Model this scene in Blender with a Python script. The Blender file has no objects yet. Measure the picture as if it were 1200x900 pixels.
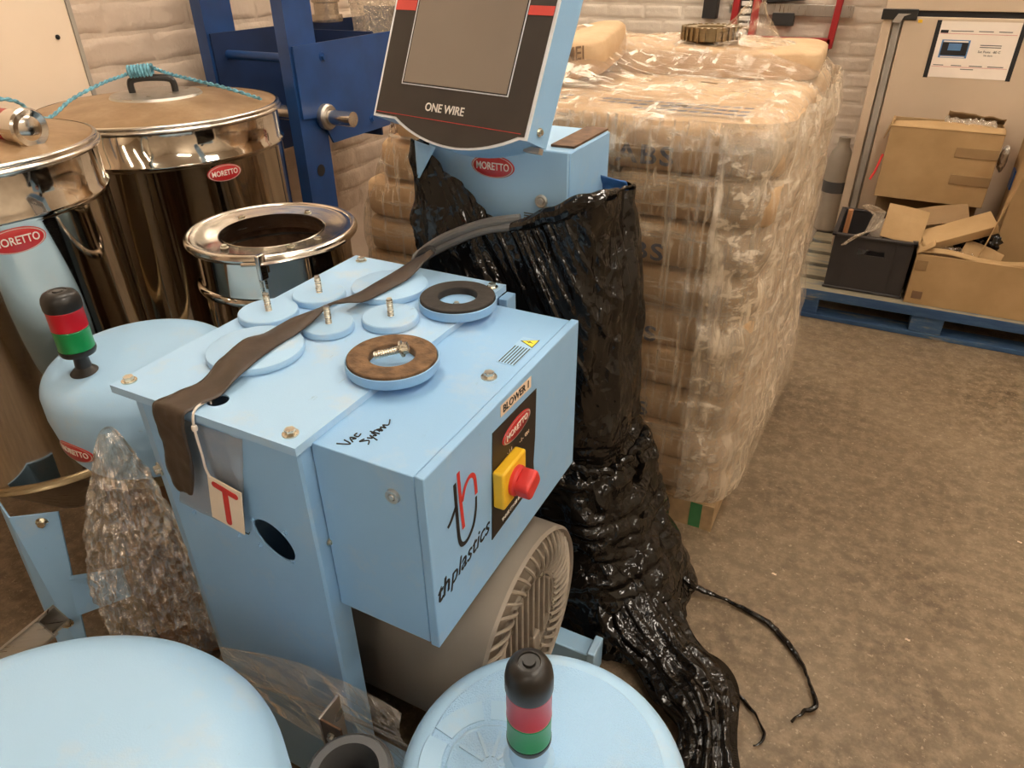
import bpy, bmesh, math, random
from mathutils import Vector, Matrix, noise
random.seed(7)
S = bpy.context.scene
COL = S.collection
PI = math.pi
R_ = math.radians

# ------------------------------------------------------------------ camera
def look_axes(p, r, y):
    f = Vector((0, math.cos(p), -math.sin(p))); rr = Vector((1, 0, 0)); u = rr.cross(f)
    r1 = rr*math.cos(r) + u*math.sin(r); u1 = -rr*math.sin(r) + u*math.cos(r)
    Z = Matrix.Rotation(y, 3, 'Z')
    return Z@r1, Z@u1, Z@f
cr, cu, cf = look_axes(R_(31.23), R_(-.70), R_(27.55))
cd = bpy.data.cameras.new('camera'); cam = bpy.data.objects.new('camera', cd); COL.objects.link(cam)
m = Matrix((cr, cu, -cf)).transposed().to_4x4(); m.translation = Vector((0, 0, 1.5)); cam.matrix_world = m
cd.sensor_fit = 'HORIZONTAL'; cd.sensor_width = 36; cd.lens = 834.5/1200*36; cd.clip_start = .02
S.camera = cam

# ------------------------------------------------------------------ world / exposure
w = bpy.data.worlds.new('world'); S.world = w; w.use_nodes = True
bg = w.node_tree.nodes['Background']; bg.inputs[0].default_value = (.9, .85, .78, 1); bg.inputs[1].default_value = .25
S.view_settings.view_transform = 'Standard'; S.view_settings.look = 'None'
S.view_settings.exposure = 1.1; S.view_settings.gamma = 1; S.view_settings.use_curve_mapping = False
LAMP = (1.0, .90, .77); LAMP_POWER = 18.5

# ------------------------------------------------------------------ materials
MATS = {}
def nt(name):
    mt = bpy.data.materials.new(name); mt.use_nodes = True
    t = mt.node_tree; p = t.nodes['Principled BSDF']; MATS[name] = mt
    return mt, t, p
def N(t, kind, **kw):
    n = t.nodes.new(kind)
    for k, v in kw.items():
        if k.startswith('i_'): n.inputs[k[2:].replace('_', ' ')].default_value = v
        else: setattr(n, k, v)
    return n
def coords(t, scale=(1, 1, 1), rot=(0, 0, 0), kind='Object'):
    tc = N(t, 'ShaderNodeTexCoord'); mp = N(t, 'ShaderNodeMapping')
    mp.inputs['Scale'].default_value = scale; mp.inputs['Rotation'].default_value = rot
    t.links.new(tc.outputs[kind], mp.inputs[0]); return mp.outputs[0]
def ramp(t, src, stops):
    r = N(t, 'ShaderNodeValToRGB'); e = r.color_ramp.elements
    while len(e) < len(stops): e.new(.5)
    for k, (p, c) in enumerate(stops):
        e[k].position = p; e[k].color = c if len(c) == 4 else (*c, 1)
    t.links.new(src, r.inputs[0]); return r.outputs[0]
def bump(t, src, strength=.3, dist=.01, prev=None):
    b = N(t, 'ShaderNodeBump'); b.inputs['Strength'].default_value = strength; b.inputs['Distance'].default_value = dist
    t.links.new(src, b.inputs['Height'])
    if prev: t.links.new(prev, b.inputs['Normal'])
    return b.outputs[0]
def mix(t, fac, a, b):
    n = N(t, 'ShaderNodeMix', data_type='RGBA')
    for i, v in ((0, fac), (6, a), (7, b)):
        if hasattr(v, 'is_linked') or hasattr(v, 'node'): t.links.new(v, n.inputs[i])
        else: n.inputs[i].default_value = v if i == 0 else ((*v, 1) if len(v) == 3 else v)
    return n.outputs[2]
def simple(name, col, rough=.5, metal=0, var=.08, scale=12, bmp=0, bscale=80, coat=0, **kw):
    mt, t, p = nt(name)
    c = coords(t)
    n = N(t, 'ShaderNodeTexNoise', i_Scale=scale, i_Detail=5.0); t.links.new(c, n.inputs['Vector'])
    lo = tuple(max(0, v*(1-var)) for v in col); hi = tuple(min(1, v*(1+var)) for v in col)
    t.links.new(ramp(t, n.outputs[0], [(.3, lo), (.7, hi)]), p.inputs['Base Color'])
    p.inputs['Roughness'].default_value = rough; p.inputs['Metallic'].default_value = metal
    p.inputs['Coat Weight'].default_value = coat
    if bmp:
        n2 = N(t, 'ShaderNodeTexNoise', i_Scale=bscale, i_Detail=3.0); t.links.new(c, n2.inputs['Vector'])
        t.links.new(bump(t, n2.outputs[0], bmp, .004), p.inputs['Normal'])
    for k, v in kw.items(): p.inputs[k.replace('_', ' ')].default_value = v
    return mt

def paint(name, col, dirt=.35, tex=.12, rough=.38):
    """powder-coated blue paint: fine orange peel, dusty scuffs with their own shapes"""
    mt, t, p = nt(name); c = coords(t)
    n = N(t, 'ShaderNodeTexNoise', i_Scale=9.0, i_Detail=8.0, i_Roughness=.65); t.links.new(c, n.inputs['Vector'])
    f = ramp(t, n.outputs[0], [(.55, (0, 0, 0)), (.78, (dirt, dirt, dirt))])
    n3 = N(t, 'ShaderNodeTexNoise', i_Scale=55.0, i_Detail=6.0, i_Roughness=.7); t.links.new(coords(t, (1, .35, 1), (0, 0, .6)), n3.inputs['Vector'])
    f2 = ramp(t, n3.outputs[0], [(.66, (0, 0, 0)), (.74, (.55*dirt, .55*dirt, .55*dirt))])
    a = mix(t, f, col, (.62, .60, .56)); b = mix(t, f2, a, (.16, .14, .12))
    t.links.new(b, p.inputs['Base Color'])
    t.links.new(ramp(t, n.outputs[0], [(.4, (rough,)*3), (.8, (min(1, rough+.25),)*3)]), p.inputs['Roughness'])
    n2 = N(t, 'ShaderNodeTexNoise', i_Scale=420.0, i_Detail=2.0); t.links.new(c, n2.inputs['Vector'])
    t.links.new(bump(t, n2.outputs[0], tex, .002), p.inputs['Normal'])
    return mt

BLUE = (.28, .50, .76)
paint('blue_paint', BLUE)
paint('blue_dusty', (.38, .60, .83), dirt=.6)
paint('blue_dome', (.38, .60, .82), dirt=.45, tex=.1, rough=.3)
paint('blue_grain', (.36, .59, .84), dirt=.3, tex=.9, rough=.33)
paint('blue_pale', (.34, .56, .78), dirt=.2)
simple('navy_paint', (.012, .055, .19), .4, var=.25, scale=6, coat=.2)
simple('navy_dark', (.006, .022, .08), .55, var=.25, scale=6)

def steel(name, col=(.62, .57, .50), rough=.14, brush=(3, 3, 60), wav=.05):
    mt, t, p = nt(name)
    p.inputs['Base Color'].default_value = (*col, 1); p.inputs['Metallic'].default_value = 1
    n = N(t, 'ShaderNodeTexNoise', i_Scale=6.0, i_Detail=6.0); t.links.new(coords(t, brush), n.inputs['Vector'])
    t.links.new(ramp(t, n.outputs[0], [(.3, (rough*.6,)*3), (.75, (rough*1.8,)*3)]), p.inputs['Roughness'])
    n2 = N(t, 'ShaderNodeTexNoise', i_Scale=5.0, i_Detail=2.0); t.links.new(coords(t, (1, 1, .25)), n2.inputs['Vector'])
    t.links.new(bump(t, n2.outputs[0], wav, .02), p.inputs['Normal'])
    return mt
steel('steel', rough=.055, wav=.03); steel('steel_bright', (.72, .67, .60), .16); steel('steel_satin', (.50, .46, .41), .34, (40, 2, 2), .02)
steel('bolt_zinc', (.66, .62, .52), .25, wav=.0); steel('alloy', (.55, .52, .47), .38, wav=.0)
steel('brass_dull', (.34, .26, .15), .4, wav=.0)

# dusty lid: steel under brown dust
mt, t, p = nt('dusty_lid'); c = coords(t)
n = N(t, 'ShaderNodeTexNoise', i_Scale=5.0, i_Detail=9.0, i_Roughness=.7); t.links.new(c, n.inputs['Vector'])
t.links.new(ramp(t, n.outputs[0], [(.25, (.20, .115, .05)), (.5, (.36, .23, .12)), (.75, (.52, .38, .23))]), p.inputs['Base Color'])
p.inputs['Metallic'].default_value = .35; p.inputs['Roughness'].default_value = .42

simple('black_plastic', (.018, .016, .014), .35, var=.2)
simple('black_rubber', (.03, .024, .019), .75, var=.3, scale=40, bmp=.3)
simple('brown_rubber', (.17, .095, .045), .8, var=.45, scale=45, bmp=.5, bscale=160)
simple('red_knob', (.62, .035, .03), .4); simple('yellow_plate', (.85, .50, .02), .45)
simple('red_print', (.60, .035, .03), .45, var=.03); simple('white_print', (.80, .74, .66), .6, var=.03)
simple('badge_red', (.50, .018, .02), .3, var=.05, coat=.4); simple('badge_rim', (.55, .45, .40), .4, var=.05)
simple('black_print', (.012, .010, .010), .6, var=.05); simple('ink_blue', (.06, .075, .13), .85, var=.3, scale=60)
simple('ink_brown', (.16, .09, .045), .9, var=.2)
simple('label_cream', (.80, .62, .46), .6, var=.04); simple('sign_black', (.020, .014, .010), .45, var=.2)
simple('tag_cream', (.86, .72, .56), .55, var=.04); simple('cord_white', (.74, .66, .58), .6, var=.1)
simple('warn_yellow', (.85, .75, .06), .5, var=.03)
simple('red_lens', (.48, .006, .018), .3, var=.1, coat=.12)
simple('green_lens', (.004, .24, .06), .3, var=.1, coat=.12)
simple('grey_cast', (.36, .31, .25), .5, metal=.25, var=.12, scale=25, bmp=.15, bscale=250)
simple('grey_drum', (.33, .285, .235), .5, metal=.15, var=.08, scale=5)
simple('screen_glass', (.23, .185, .145), .35, var=.06, scale=5, coat=.25)
simple('screen_bezel', (.035, .027, .021), .55, var=.2, scale=9)
simple('bezel_red', (.66, .07, .055), .45, var=.04); simple('bezel_edge', (.78, .82, .86), .4, var=.05)
simple('cable_grey', (.085, .085, .085), .45, var=.12)
simple('hose_grey', (.17, .168, .165), .38, var=.15)
simple('strap_brown', (.045, .029, .018), .42, var=.3, scale=20, bmp=.25, bscale=30)
simple('twine_blue', (.14, .36, .46), .7, var=.5, scale=60)
simple('red_frame', (.36, .018, .02), .4, var=.12); simple('black_grip', (.022, .019, .017), .6, var=.2)
simple('crate_plastic', (.032, .027, .026), .5, var=.12)
simple('fridge_steel', (.62, .48, .34), .45, metal=.2, var=.06, scale=3)
simple('fridge_seal', (.33, .29, .24), .5, var=.1); simple('tin_white', (.74, .69, .62), .5)
simple('board_white', (.80, .64, .48), .45, var=.05, scale=2)
simple('paper_white', (.86, .74, .62), .7, var=.03); simple('screen_blue', (.10, .22, .42), .4, var=.2)
simple('wood_pallet', (.40, .27, .14), .75, var=.3, scale=18); simple('green_paint', (.04, .17, .06), .7, var=.3)
simple('jug_plastic', (.46, .40, .32), .4, var=.1, Transmission_Weight=.3)
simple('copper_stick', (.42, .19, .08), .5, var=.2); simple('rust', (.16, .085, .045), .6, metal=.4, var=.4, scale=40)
simple('lamp_housing', (.75, .75, .73), .5, var=.03)
simple('ceiling_paint', (.72, .66, .58), .9, var=.06, scale=2); simple('far_wall', (.62, .54, .44), .9, var=.12, scale=1.2)

# kraft sack paper
def kraft(name, a, b, bs=.25):
    mt, t, p = nt(name); c = coords(t, (1, 1, 1))
    n = N(t, 'ShaderNodeTexNoise', i_Scale=7.0, i_Detail=8.0, i_Roughness=.6); t.links.new(c, n.inputs['Vector'])
    t.links.new(ramp(t, n.outputs[0], [(.3, a), (.7, b)]), p.inputs['Base Color'])
    p.inputs['Roughness'].default_value = .75
    n2 = N(t, 'ShaderNodeTexNoise', i_Scale=22.0, i_Detail=6.0, i_Roughness=.7); t.links.new(coords(t, (1, 1, 2)), n2.inputs['Vector'])
    t.links.new(bump(t, n2.outputs[0], bs, .02), p.inputs['Normal'])
    return mt
kraft('kraft_sack', (.47, .30, .155), (.63, .43, .245))
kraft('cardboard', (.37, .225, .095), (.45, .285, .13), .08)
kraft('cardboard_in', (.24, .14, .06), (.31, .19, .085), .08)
kraft('tape_brown', (.27, .16, .07), (.31, .19, .08), .05)

# blue pallet wood: worn paint
mt, t, p = nt('pallet_blue'); n = N(t, 'ShaderNodeTexNoise', i_Scale=8.0, i_Detail=8.0, i_Roughness=.7); t.links.new(coords(t, (.6, 3, 3)), n.inputs['Vector'])
t.links.new(ramp(t, n.outputs[0], [(.40, (.022, .062, .15)), (.56, (.045, .10, .19)), (.68, (.26, .22, .15))]), p.inputs['Base Color']); p.inputs['Roughness'].default_value = .75
mt, t, p = nt('pallet_worn'); n = N(t, 'ShaderNodeTexNoise', i_Scale=9.0, i_Detail=8.0, i_Roughness=.7); t.links.new(coords(t, (.6, 3, 3)), n.inputs['Vector'])
t.links.new(ramp(t, n.outputs[0], [(.30, (.05, .10, .17)), (.46, (.22, .19, .13)), (.7, (.36, .28, .17))]), p.inputs['Base Color']); p.inputs['Roughness'].default_value = .8

# concrete floor: mottled, stained, scuffed
mt, t, p = nt('concrete'); c = coords(t)
n1 = N(t, 'ShaderNodeTexNoise', i_Scale=2.2, i_Detail=10.0, i_Roughness=.65); t.links.new(c, n1.inputs['Vector'])
n2 = N(t, 'ShaderNodeTexNoise', i_Scale=24.0, i_Detail=10.0, i_Roughness=.76); t.links.new(c, n2.inputs['Vector'])
n3 = N(t, 'ShaderNodeTexNoise', i_Scale=75.0, i_Detail=4.0, i_Roughness=.7); t.links.new(c, n3.inputs['Vector'])
n4 = N(t, 'ShaderNodeTexNoise', i_Scale=8.5, i_Detail=9.0, i_Roughness=.66); t.links.new(coords(t, (1, 1.6, 1), (0, 0, .4)), n4.inputs['Vector'])
c1 = ramp(t, n1.outputs[0], [(.32, (.115, .076, .042)), (.68, (.215, .155, .094))])
c2 = mix(t, ramp(t, n2.outputs[0], [(.44, (0, 0, 0)), (.62, (.68, .68, .68))]), c1, (.32, .238, .15))
c3 = mix(t, ramp(t, n4.outputs[0], [(.58, (0, 0, 0)), (.66, (.42, .42, .42))]), c2, (.10, .064, .036))
c4 = mix(t, ramp(t, n3.outputs[0], [(.59, (0, 0, 0)), (.68, (.7, .7, .7))]), c3, (.45, .345, .235))
t.links.new(c4, p.inputs['Base Color'])
t.links.new(ramp(t, n4.outputs[0], [(.3, (.62,)*3), (.65, (.36,)*3)]), p.inputs['Roughness'])
t.links.new(bump(t, n3.outputs[0], .25, .004, bump(t, n2.outputs[0], .25, .006)), p.inputs['Normal'])

# painted masonry
def masonry(name, a, b):
    mt, t, p = nt(name); tc = coords(t)
    g = N(t, 'ShaderNodeNewGeometry')
    n = N(t, 'ShaderNodeTexNoise', i_Scale=3.0, i_Detail=8.0, i_Roughness=.6); t.links.new(g.outputs['Position'], n.inputs['Vector'])
    t.links.new(ramp(t, n.outputs[0], [(.3, a), (.7, b)]), p.inputs['Base Color']); p.inputs['Roughness'].default_value = .62
    n2 = N(t, 'ShaderNodeTexNoise', i_Scale=38.0, i_Detail=6.0, i_Roughness=.7); t.links.new(g.outputs['Position'], n2.inputs['Vector'])
    n3 = N(t, 'ShaderNodeTexNoise', i_Scale=12.0, i_Detail=3.0); t.links.new(g.outputs['Position'], n3.inputs['Vector'])
    t.links.new(bump(t, n2.outputs[0], .35, .01, bump(t, n3.outputs[0], .4, .02)), p.inputs['Normal'])
masonry('brick_paint', (.68, .58, .47), (.78, .69, .58))
masonry('block_paint', (.50, .385, .29), (.61, .48, .37))

def film(name, base=.06, streak=.45, scale=(2, 2, 40), rot=(0, 0, 0), tint=(.97, .96, .94), rough=.10, milk=.4, bs=.5, scale2=None, rot2=(0, 0, 0), crink=22., cs=.5, edge=.25, lo=.52, hi=.66):
    """clear stretch film: transparent, slightly milky, pleat glints painted as pale streaks, sharp crinkles"""
    mt, t, p = nt(name); t.nodes.remove(p)
    out = t.nodes['Material Output']
    def streaks(sc, ro):
        c = coords(t, sc, ro)
        n = N(t, 'ShaderNodeTexNoise', i_Scale=1.6, i_Detail=7.0, i_Roughness=.62, i_Distortion=.35); t.links.new(c, n.inputs['Vector']); return n.outputs[0]
    n = streaks(scale, rot)
    s = ramp(t, n, [(lo, (0, 0, 0)), (hi, (streak,)*3)])
    big = N(t, 'ShaderNodeTexNoise', i_Scale=3.2, i_Detail=4.0); t.links.new(coords(t), big.inputs['Vector'])
    vo = N(t, 'ShaderNodeTexVoronoi', i_Scale=crink); t.links.new(coords(t, (1, 1, .6)), vo.inputs['Vector'])
    nb = bump(t, vo.outputs['Distance'], cs, .03, bump(t, n, bs, .03))
    if scale2:
        n2 = streaks(scale2, rot2); s2 = ramp(t, n2, [(lo, (0, 0, 0)), (hi, (streak,)*3)])
        mxn = N(t, 'ShaderNodeMath', operation='MAXIMUM'); t.links.new(s, mxn.inputs[0]); t.links.new(s2, mxn.inputs[1]); s = mxn.outputs[0]
    tr = N(t, 'ShaderNodeBsdfTransparent'); tr.inputs[0].default_value = (*tint, 1)
    gl = N(t, 'ShaderNodeBsdfGlossy'); gl.inputs['Color'].default_value = (1, .97, .93, 1); gl.inputs['Roughness'].default_value = rough
    df = N(t, 'ShaderNodeBsdfDiffuse'); df.inputs[0].default_value = (.82, .69, .53, 1)
    t.links.new(nb, gl.inputs['Normal'])
    md = N(t, 'ShaderNodeMixShader'); md.inputs[0].default_value = milk  # diffuse share keeps the painted pleat glints pale under any lamp
    t.links.new(gl.outputs[0], md.inputs[1]); t.links.new(df.outputs[0], md.inputs[2])
    gm = ramp(t, big.outputs[0], [(.35, (.3,)*3), (.62, (1,)*3)])
    mul = N(t, 'ShaderNodeMath', operation='MULTIPLY'); t.links.new(s, mul.inputs[0]); t.links.new(gm, mul.inputs[1])
    lw = N(t, 'ShaderNodeLayerWeight'); lw.inputs[0].default_value = .2
    ad = N(t, 'ShaderNodeMath', operation='MULTIPLY_ADD'); ad.inputs[1].default_value = edge; ad.inputs[2].default_value = base
    t.links.new(lw.outputs['Fresnel'], ad.inputs[0])
    a2 = N(t, 'ShaderNodeMath', operation='ADD', use_clamp=True); t.links.new(ad.outputs[0], a2.inputs[0]); t.links.new(mul.outputs[0], a2.inputs[1])
    mx = N(t, 'ShaderNodeMixShader'); t.links.new(a2.outputs[0], mx.inputs[0]); t.links.new(tr.outputs[0], mx.inputs[1]); t.links.new(md.outputs[0], mx.inputs[2])
    t.links.new(mx.outputs[0], out.inputs[0]); return mt
film('film_stack', .13, .80, (4, 24, 20), (R_(10), R_(8), R_(12)), milk=.6, lo=.53, hi=.62, scale2=(18, 5, 18), rot2=(0, R_(20), R_(-35)))
film('film_right', .34, .85, (18, 5, 28), (R_(-38), 0, 0), milk=.68, lo=.51, hi=.62, scale2=(10, 20, 3), rot2=(R_(25), 0, 0))  # milky aisle side, base raised further to stand in for stronger light
film('film_front', .07, .85, (46, 46, .9), (R_(2), R_(-9), 0), milk=.5, scale2=(2, 2, 26), rot2=(0, R_(-4), 0), lo=.53, hi=.64)
film('film_vertical', .03, .60, (24, 24, 1.0), (R_(2), R_(14), 0), milk=.4, scale2=(20, 20, 1.0), rot2=(0, R_(-22), 0), lo=.56, hi=.68)
film('film_band', .08, .75, (1.2, 5, 44), (0, R_(12), 0), rough=.07, milk=.22, bs=.8, lo=.53, hi=.61)
film('film_clump', .16, .5, (14, 14, 4), (0, .2, 0), rough=.03, milk=.12, bs=.6, crink=48., cs=1.0, edge=.3)
film('film_pouch', .05, .05, (8, 8, 8), tint=(.93, .92, .92), rough=.15, milk=.5, bs=.2)
film('bubble_wrap', .30, .3, (60, 60, 60), tint=(.93, .90, .86), rough=.10, milk=.5, crink=80., cs=1.0)
film('clear_plastic', .2, .1, (4, 4, 4), tint=(.85, .82, .78), rough=.08, milk=.2, cs=0)

mt, t, p = nt('black_film'); c = coords(t)
n = N(t, 'ShaderNodeTexNoise', i_Scale=9.0, i_Detail=4.0, i_Roughness=.5, i_Distortion=1.2); t.links.new(coords(t, (1, 1, .6), (.3, .5, 0)), n.inputs['Vector'])
n2 = N(t, 'ShaderNodeTexNoise', i_Scale=60.0, i_Detail=4.0, i_Roughness=.6, i_Distortion=.5); t.links.new(coords(t, (1, 1, .4), (.2, -.4, 0)), n2.inputs['Vector'])
p.inputs['Base Color'].default_value = (.006, .0045, .0035, 1); p.inputs['Roughness'].default_value = .10
p.inputs['Specular IOR Level'].default_value = .5
wn = N(t, 'ShaderNodeTexNoise', i_Scale=8.0, i_Detail=3.0); t.links.new(coords(t), wn.inputs['Vector'])
wm = N(t, 'ShaderNodeVectorMath', operation='MULTIPLY_ADD'); wm.inputs[1].default_value = (.12, .12, .12); t.links.new(wn.outputs['Color'], wm.inputs[0]); t.links.new(coords(t, (1, 1, .28), (.08, .22, 0)), wm.inputs[2])
vo = N(t, 'ShaderNodeTexVoronoi', i_Scale=17.0); t.links.new(wm.outputs[0], vo.inputs['Vector'])
vo2 = N(t, 'ShaderNodeTexVoronoi', i_Scale=52.0); t.links.new(wm.outputs[0], vo2.inputs['Vector'])
t.links.new(bump(t, vo2.outputs['Distance'], .22, .008, bump(t, vo.outputs['Distance'], .45, .03, bump(t, n.outputs[0], .5, .02))), p.inputs['Normal'])
simple('blue_film', (.05, .16, .42), .25, var=.3, scale=20, bmp=.4, bscale=30)

def emit(name, col, s):
    mt, t, p = nt(name); t.nodes.remove(p); e = N(t, 'ShaderNodeEmission'); e.inputs[0].default_value = (*col, 1); e.inputs[1].default_value = s
    t.links.new(e.outputs[0], t.nodes['Material Output'].inputs[0])
emit('lamp_tube', LAMP, LAMP_POWER)

# ------------------------------------------------------------------ mesh helpers
class MB:
    def __init__(s): s.v = []; s.f = []
    def add(s, vs, fs):
        o = len(s.v); s.v += [tuple(q) for q in vs]; s.f += [tuple(i+o for i in f) for f in fs]; return s
    def box(s, lo, hi, M=None):
        x0, y0, z0 = lo; x1, y1, z1 = hi
        vs = [Vector(q) for q in ((x0,y0,z0),(x1,y0,z0),(x1,y1,z0),(x0,y1,z0),(x0,y0,z1),(x1,y0,z1),(x1,y1,z1),(x0,y1,z1))]
        if M is not None: vs = [M@q for q in vs]
        return s.add(vs, [(3,2,1,0),(4,5,6,7),(0,1,5,4),(1,2,6,5),(2,3,7,6),(3,0,4,7)])
    def lathe(s, prof, c=(0,0,0), n=48, axis='Z', cap=False):
        vs = []; fs = []; c = Vector(c)
        for r, z in prof:
            for k in range(n):
                a = 2*PI*k/n; q = (r*math.cos(a), r*math.sin(a), z)
                if axis == 'X': q = (z, r*math.cos(a), r*math.sin(a))
                if axis == 'Y': q = (r*math.sin(a), z, r*math.cos(a))
                vs.append(c + Vector(q))
        for i in range(len(prof)-1):
            for k in range(n):
                k2 = (k+1) % n; fs.append((i*n+k, i*n+k2, (i+1)*n+k2, (i+1)*n+k))
        if cap: fs.append(tuple(reversed(range(n)))); fs.append(tuple((len(prof)-1)*n+k for k in range(n)))
        return s.add(vs, fs)
    def tube(s, pts, r, n=10, rf=None):
        pts = [Vector(q) for q in pts]; vs = []; fs = []; up = Vector((0, 0, 1))
        prev = None
        for i, q in enumerate(pts):
            d = (pts[min(i+1, len(pts)-1)] - pts[max(i-1, 0)]).normalized()
            if prev is None:
                a = d.cross(up if abs(d.z) < .9 else Vector((1, 0, 0))).normalized()
            else: a = (prev - d*prev.dot(d)).normalized()
            prev = a; b = d.cross(a); rr = rf(i/(len(pts)-1)) if rf else r
            for k in range(n):
                t_ = 2*PI*k/n; vs.append(q + a*(rr*math.cos(t_)) + b*(rr*math.sin(t_)))
        L = len(pts)
        for i in range(L-1):
            for k in range(n):
                k2 = (k+1) % n; fs.append((i*n+k, i*n+k2, (i+1)*n+k2, (i+1)*n+k))
        fs.append(tuple(reversed(range(n)))); fs.append(tuple((L-1)*n+k for k in range(n)))
        return s.add(vs, fs)
    def grid(s, fn, nu, nv, wrap=False):
        vs = [fn(i/(nu if wrap else nu-1), j/(nv-1)) for j in range(nv) for i in range(nu)]; fs = []
        for j in range(nv-1):
            for i in range(nu if wrap else nu-1):
                i2 = (i+1) % nu; fs.append((j*nu+i, j*nu+i2, (j+1)*nu+i2, (j+1)*nu+i))
        return s.add(vs, fs)
    def prism(s, pts, M, d):
        """polygon pts (u,v) extruded by d along M's third axis"""
        n = len(pts); vs = [M@Vector((u, v, 0)) for u, v in pts] + [M@Vector((u, v, d)) for u, v in pts]
        return s.add(vs, [tuple(reversed(range(n))), tuple(range(n, 2*n))] + [(k, (k+1) % n, n+(k+1) % n, n+k) for k in range(n)])
    def mesh(s, name, smooth=True, angle=.6):
        me = bpy.data.meshes.new(name); me.from_pydata(s.v, [], s.f); me.update()
        bm = bmesh.new(); bm.from_mesh(me); bmesh.ops.recalc_face_normals(bm, faces=bm.faces); bm.to_mesh(me); bm.free()
        if smooth:
            for q in me.polygons: q.use_smooth = True
            me.set_sharp_from_angle(angle=angle)
        return me
    def build(s, name, mat, parent=None, smooth=True, angle=.6, bevel=0, solid=0):
        o = bpy.data.objects.new(name, s.mesh(name, smooth, angle)); COL.objects.link(o)
        o.data.materials.append(MATS[mat])
        if parent: o.parent = parent; o.matrix_parent_inverse = parent.matrix_world.inverted() if False else Matrix.Translation(-WORLD_LOC.get(parent.name, Vector()))
        if solid:
            md = o.modifiers.new('solid', 'SOLIDIFY'); md.thickness = solid
        if bevel:
            md = o.modifiers.new('bevel', 'BEVEL'); md.width = bevel; md.segments = 2; md.limit_method = 'ANGLE'
        return o
WORLD_LOC = {}
def thing(name, label, cat, loc=(0, 0, 0), group=None):
    o = bpy.data.objects.new(name, None); COL.objects.link(o); o.location = loc; o.empty_display_size = .05
    WORLD_LOC[o.name] = Vector(loc); o['label'] = label; o['category'] = cat
    if group: o['group'] = group
    return o
def tag(o, label, cat, group=None, kind=None):
    o['label'] = label; o['category'] = cat
    if group: o['group'] = group
    if kind: o['kind'] = kind
    return o
def struct(o): o['kind'] = 'structure'; return o
def frame(o, right, up):
    r = Vector(right).normalized(); u = Vector(up); u = (u - r*u.dot(r)).normalized(); n = r.cross(u)
    M = Matrix((r, u, n)).transposed().to_4x4(); M.translation = Vector(o); return M
def text_geo(body, size, bold=0., extr=.0004, shear=0., space=1.):
    cu = bpy.data.curves.new('text', 'FONT'); cu.body = body; cu.size = size; cu.offset = bold*size; cu.extrude = extr
    cu.align_x = 'CENTER'; cu.align_y = 'CENTER'; cu.shear = shear; cu.space_character = space; cu.resolution_u = 3
    o = bpy.data.objects.new('text', cu); COL.objects.link(o)
    bpy.context.view_layer.update()
    me = bpy.data.meshes.new_from_object(o.evaluated_get(bpy.context.evaluated_depsgraph_get()))
    vs = [v.co.copy() for v in me.vertices]; fs = [tuple(q.vertices) for q in me.polygons]
    bpy.data.objects.remove(o); bpy.data.curves.remove(cu); bpy.data.meshes.remove(me)
    return vs, fs
def lettering(body, size, fn, mat, parent, bold=0., shear=0., sx=1., name='lettering', space=1.):
    vs, fs = text_geo(body, size, bold, shear=shear, space=space)
    b = MB(); b.add([fn(v.x*sx, v.y, v.z) for v in vs], fs)
    return b.build(name, mat, parent, smooth=False)
def flat(M): return lambda u, v, w: M@Vector((u, v, w))
def curved(c, R, a0, z, zdir=1):
    def f(u, v, w):
        a = a0 + u/R; return Vector((c[0]+(R+w)*math.cos(a), c[1]+(R+w)*math.sin(a), z+v))
    return f
def oval(fn, w, h, d, mat, name, parent, n=32, base=0.):
    b = MB(); vs = [fn(0, 0, base+d)]; fs = []
    for rr, dd in ((.96, d), (1, d*.6), (1, -.002)):
        vs += [fn(w/2*rr*math.cos(2*PI*k/n), h/2*rr*math.sin(2*PI*k/n), base+dd) for k in range(n)]
    for k in range(n):
        k2 = (k+1) % n; fs.append((0, 1+k, 1+k2))
        for j in range(2): fs.append((1+j*n+k, 1+(j+1)*n+k, 1+(j+1)*n+k2, 1+j*n+k2))
    return b.add(vs, fs).build(name, mat, parent, angle=1.0)
def badge(fn, w, parent, h=None):
    h = h or w*.44
    o = oval(fn, w, h, .002, 'badge_red', 'badge', parent); o['label'] = 'red oval maker badge'
    # rim ring
    b = MB(); n = 40; vs = []; fs = []
    for k in range(n):
        a = 2*PI*k/n
        for rr in (.90, .955):
            vs.append(fn(w/2*rr*math.cos(a), h/2*rr*math.sin(a), .0026))
    fs = [(2*k, 2*k+1, (2*k+3) % (2*n), (2*k+2) % (2*n)) for k in range(n)]
    b.add(vs, fs).build('badge_rim', 'badge_rim', o, smooth=False)
    lettering('MORETTO', h*.46, lambda u, v, q: fn(u, v, q+.0024), 'white_print', o, bold=.012, sx=w*.74/(h*.46*4.55))
    return o
def spline(pts, n=8):
    pts = [Vector(q) for q in pts]; out = []
    for i in range(len(pts)-1):
        p0 = pts[max(i-1, 0)]; p1 = pts[i]; p2 = pts[i+1]; p3 = pts[min(i+2, len(pts)-1)]
        for k in range(n):
            t_ = k/n; out.append(.5*((2*p1) + (p2-p0)*t_ + (2*p0-5*p1+4*p2-p3)*t_*t_ + (3*p1-p0-3*p2+p3)*t_**3))
    out.append(pts[-1]); return out
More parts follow.
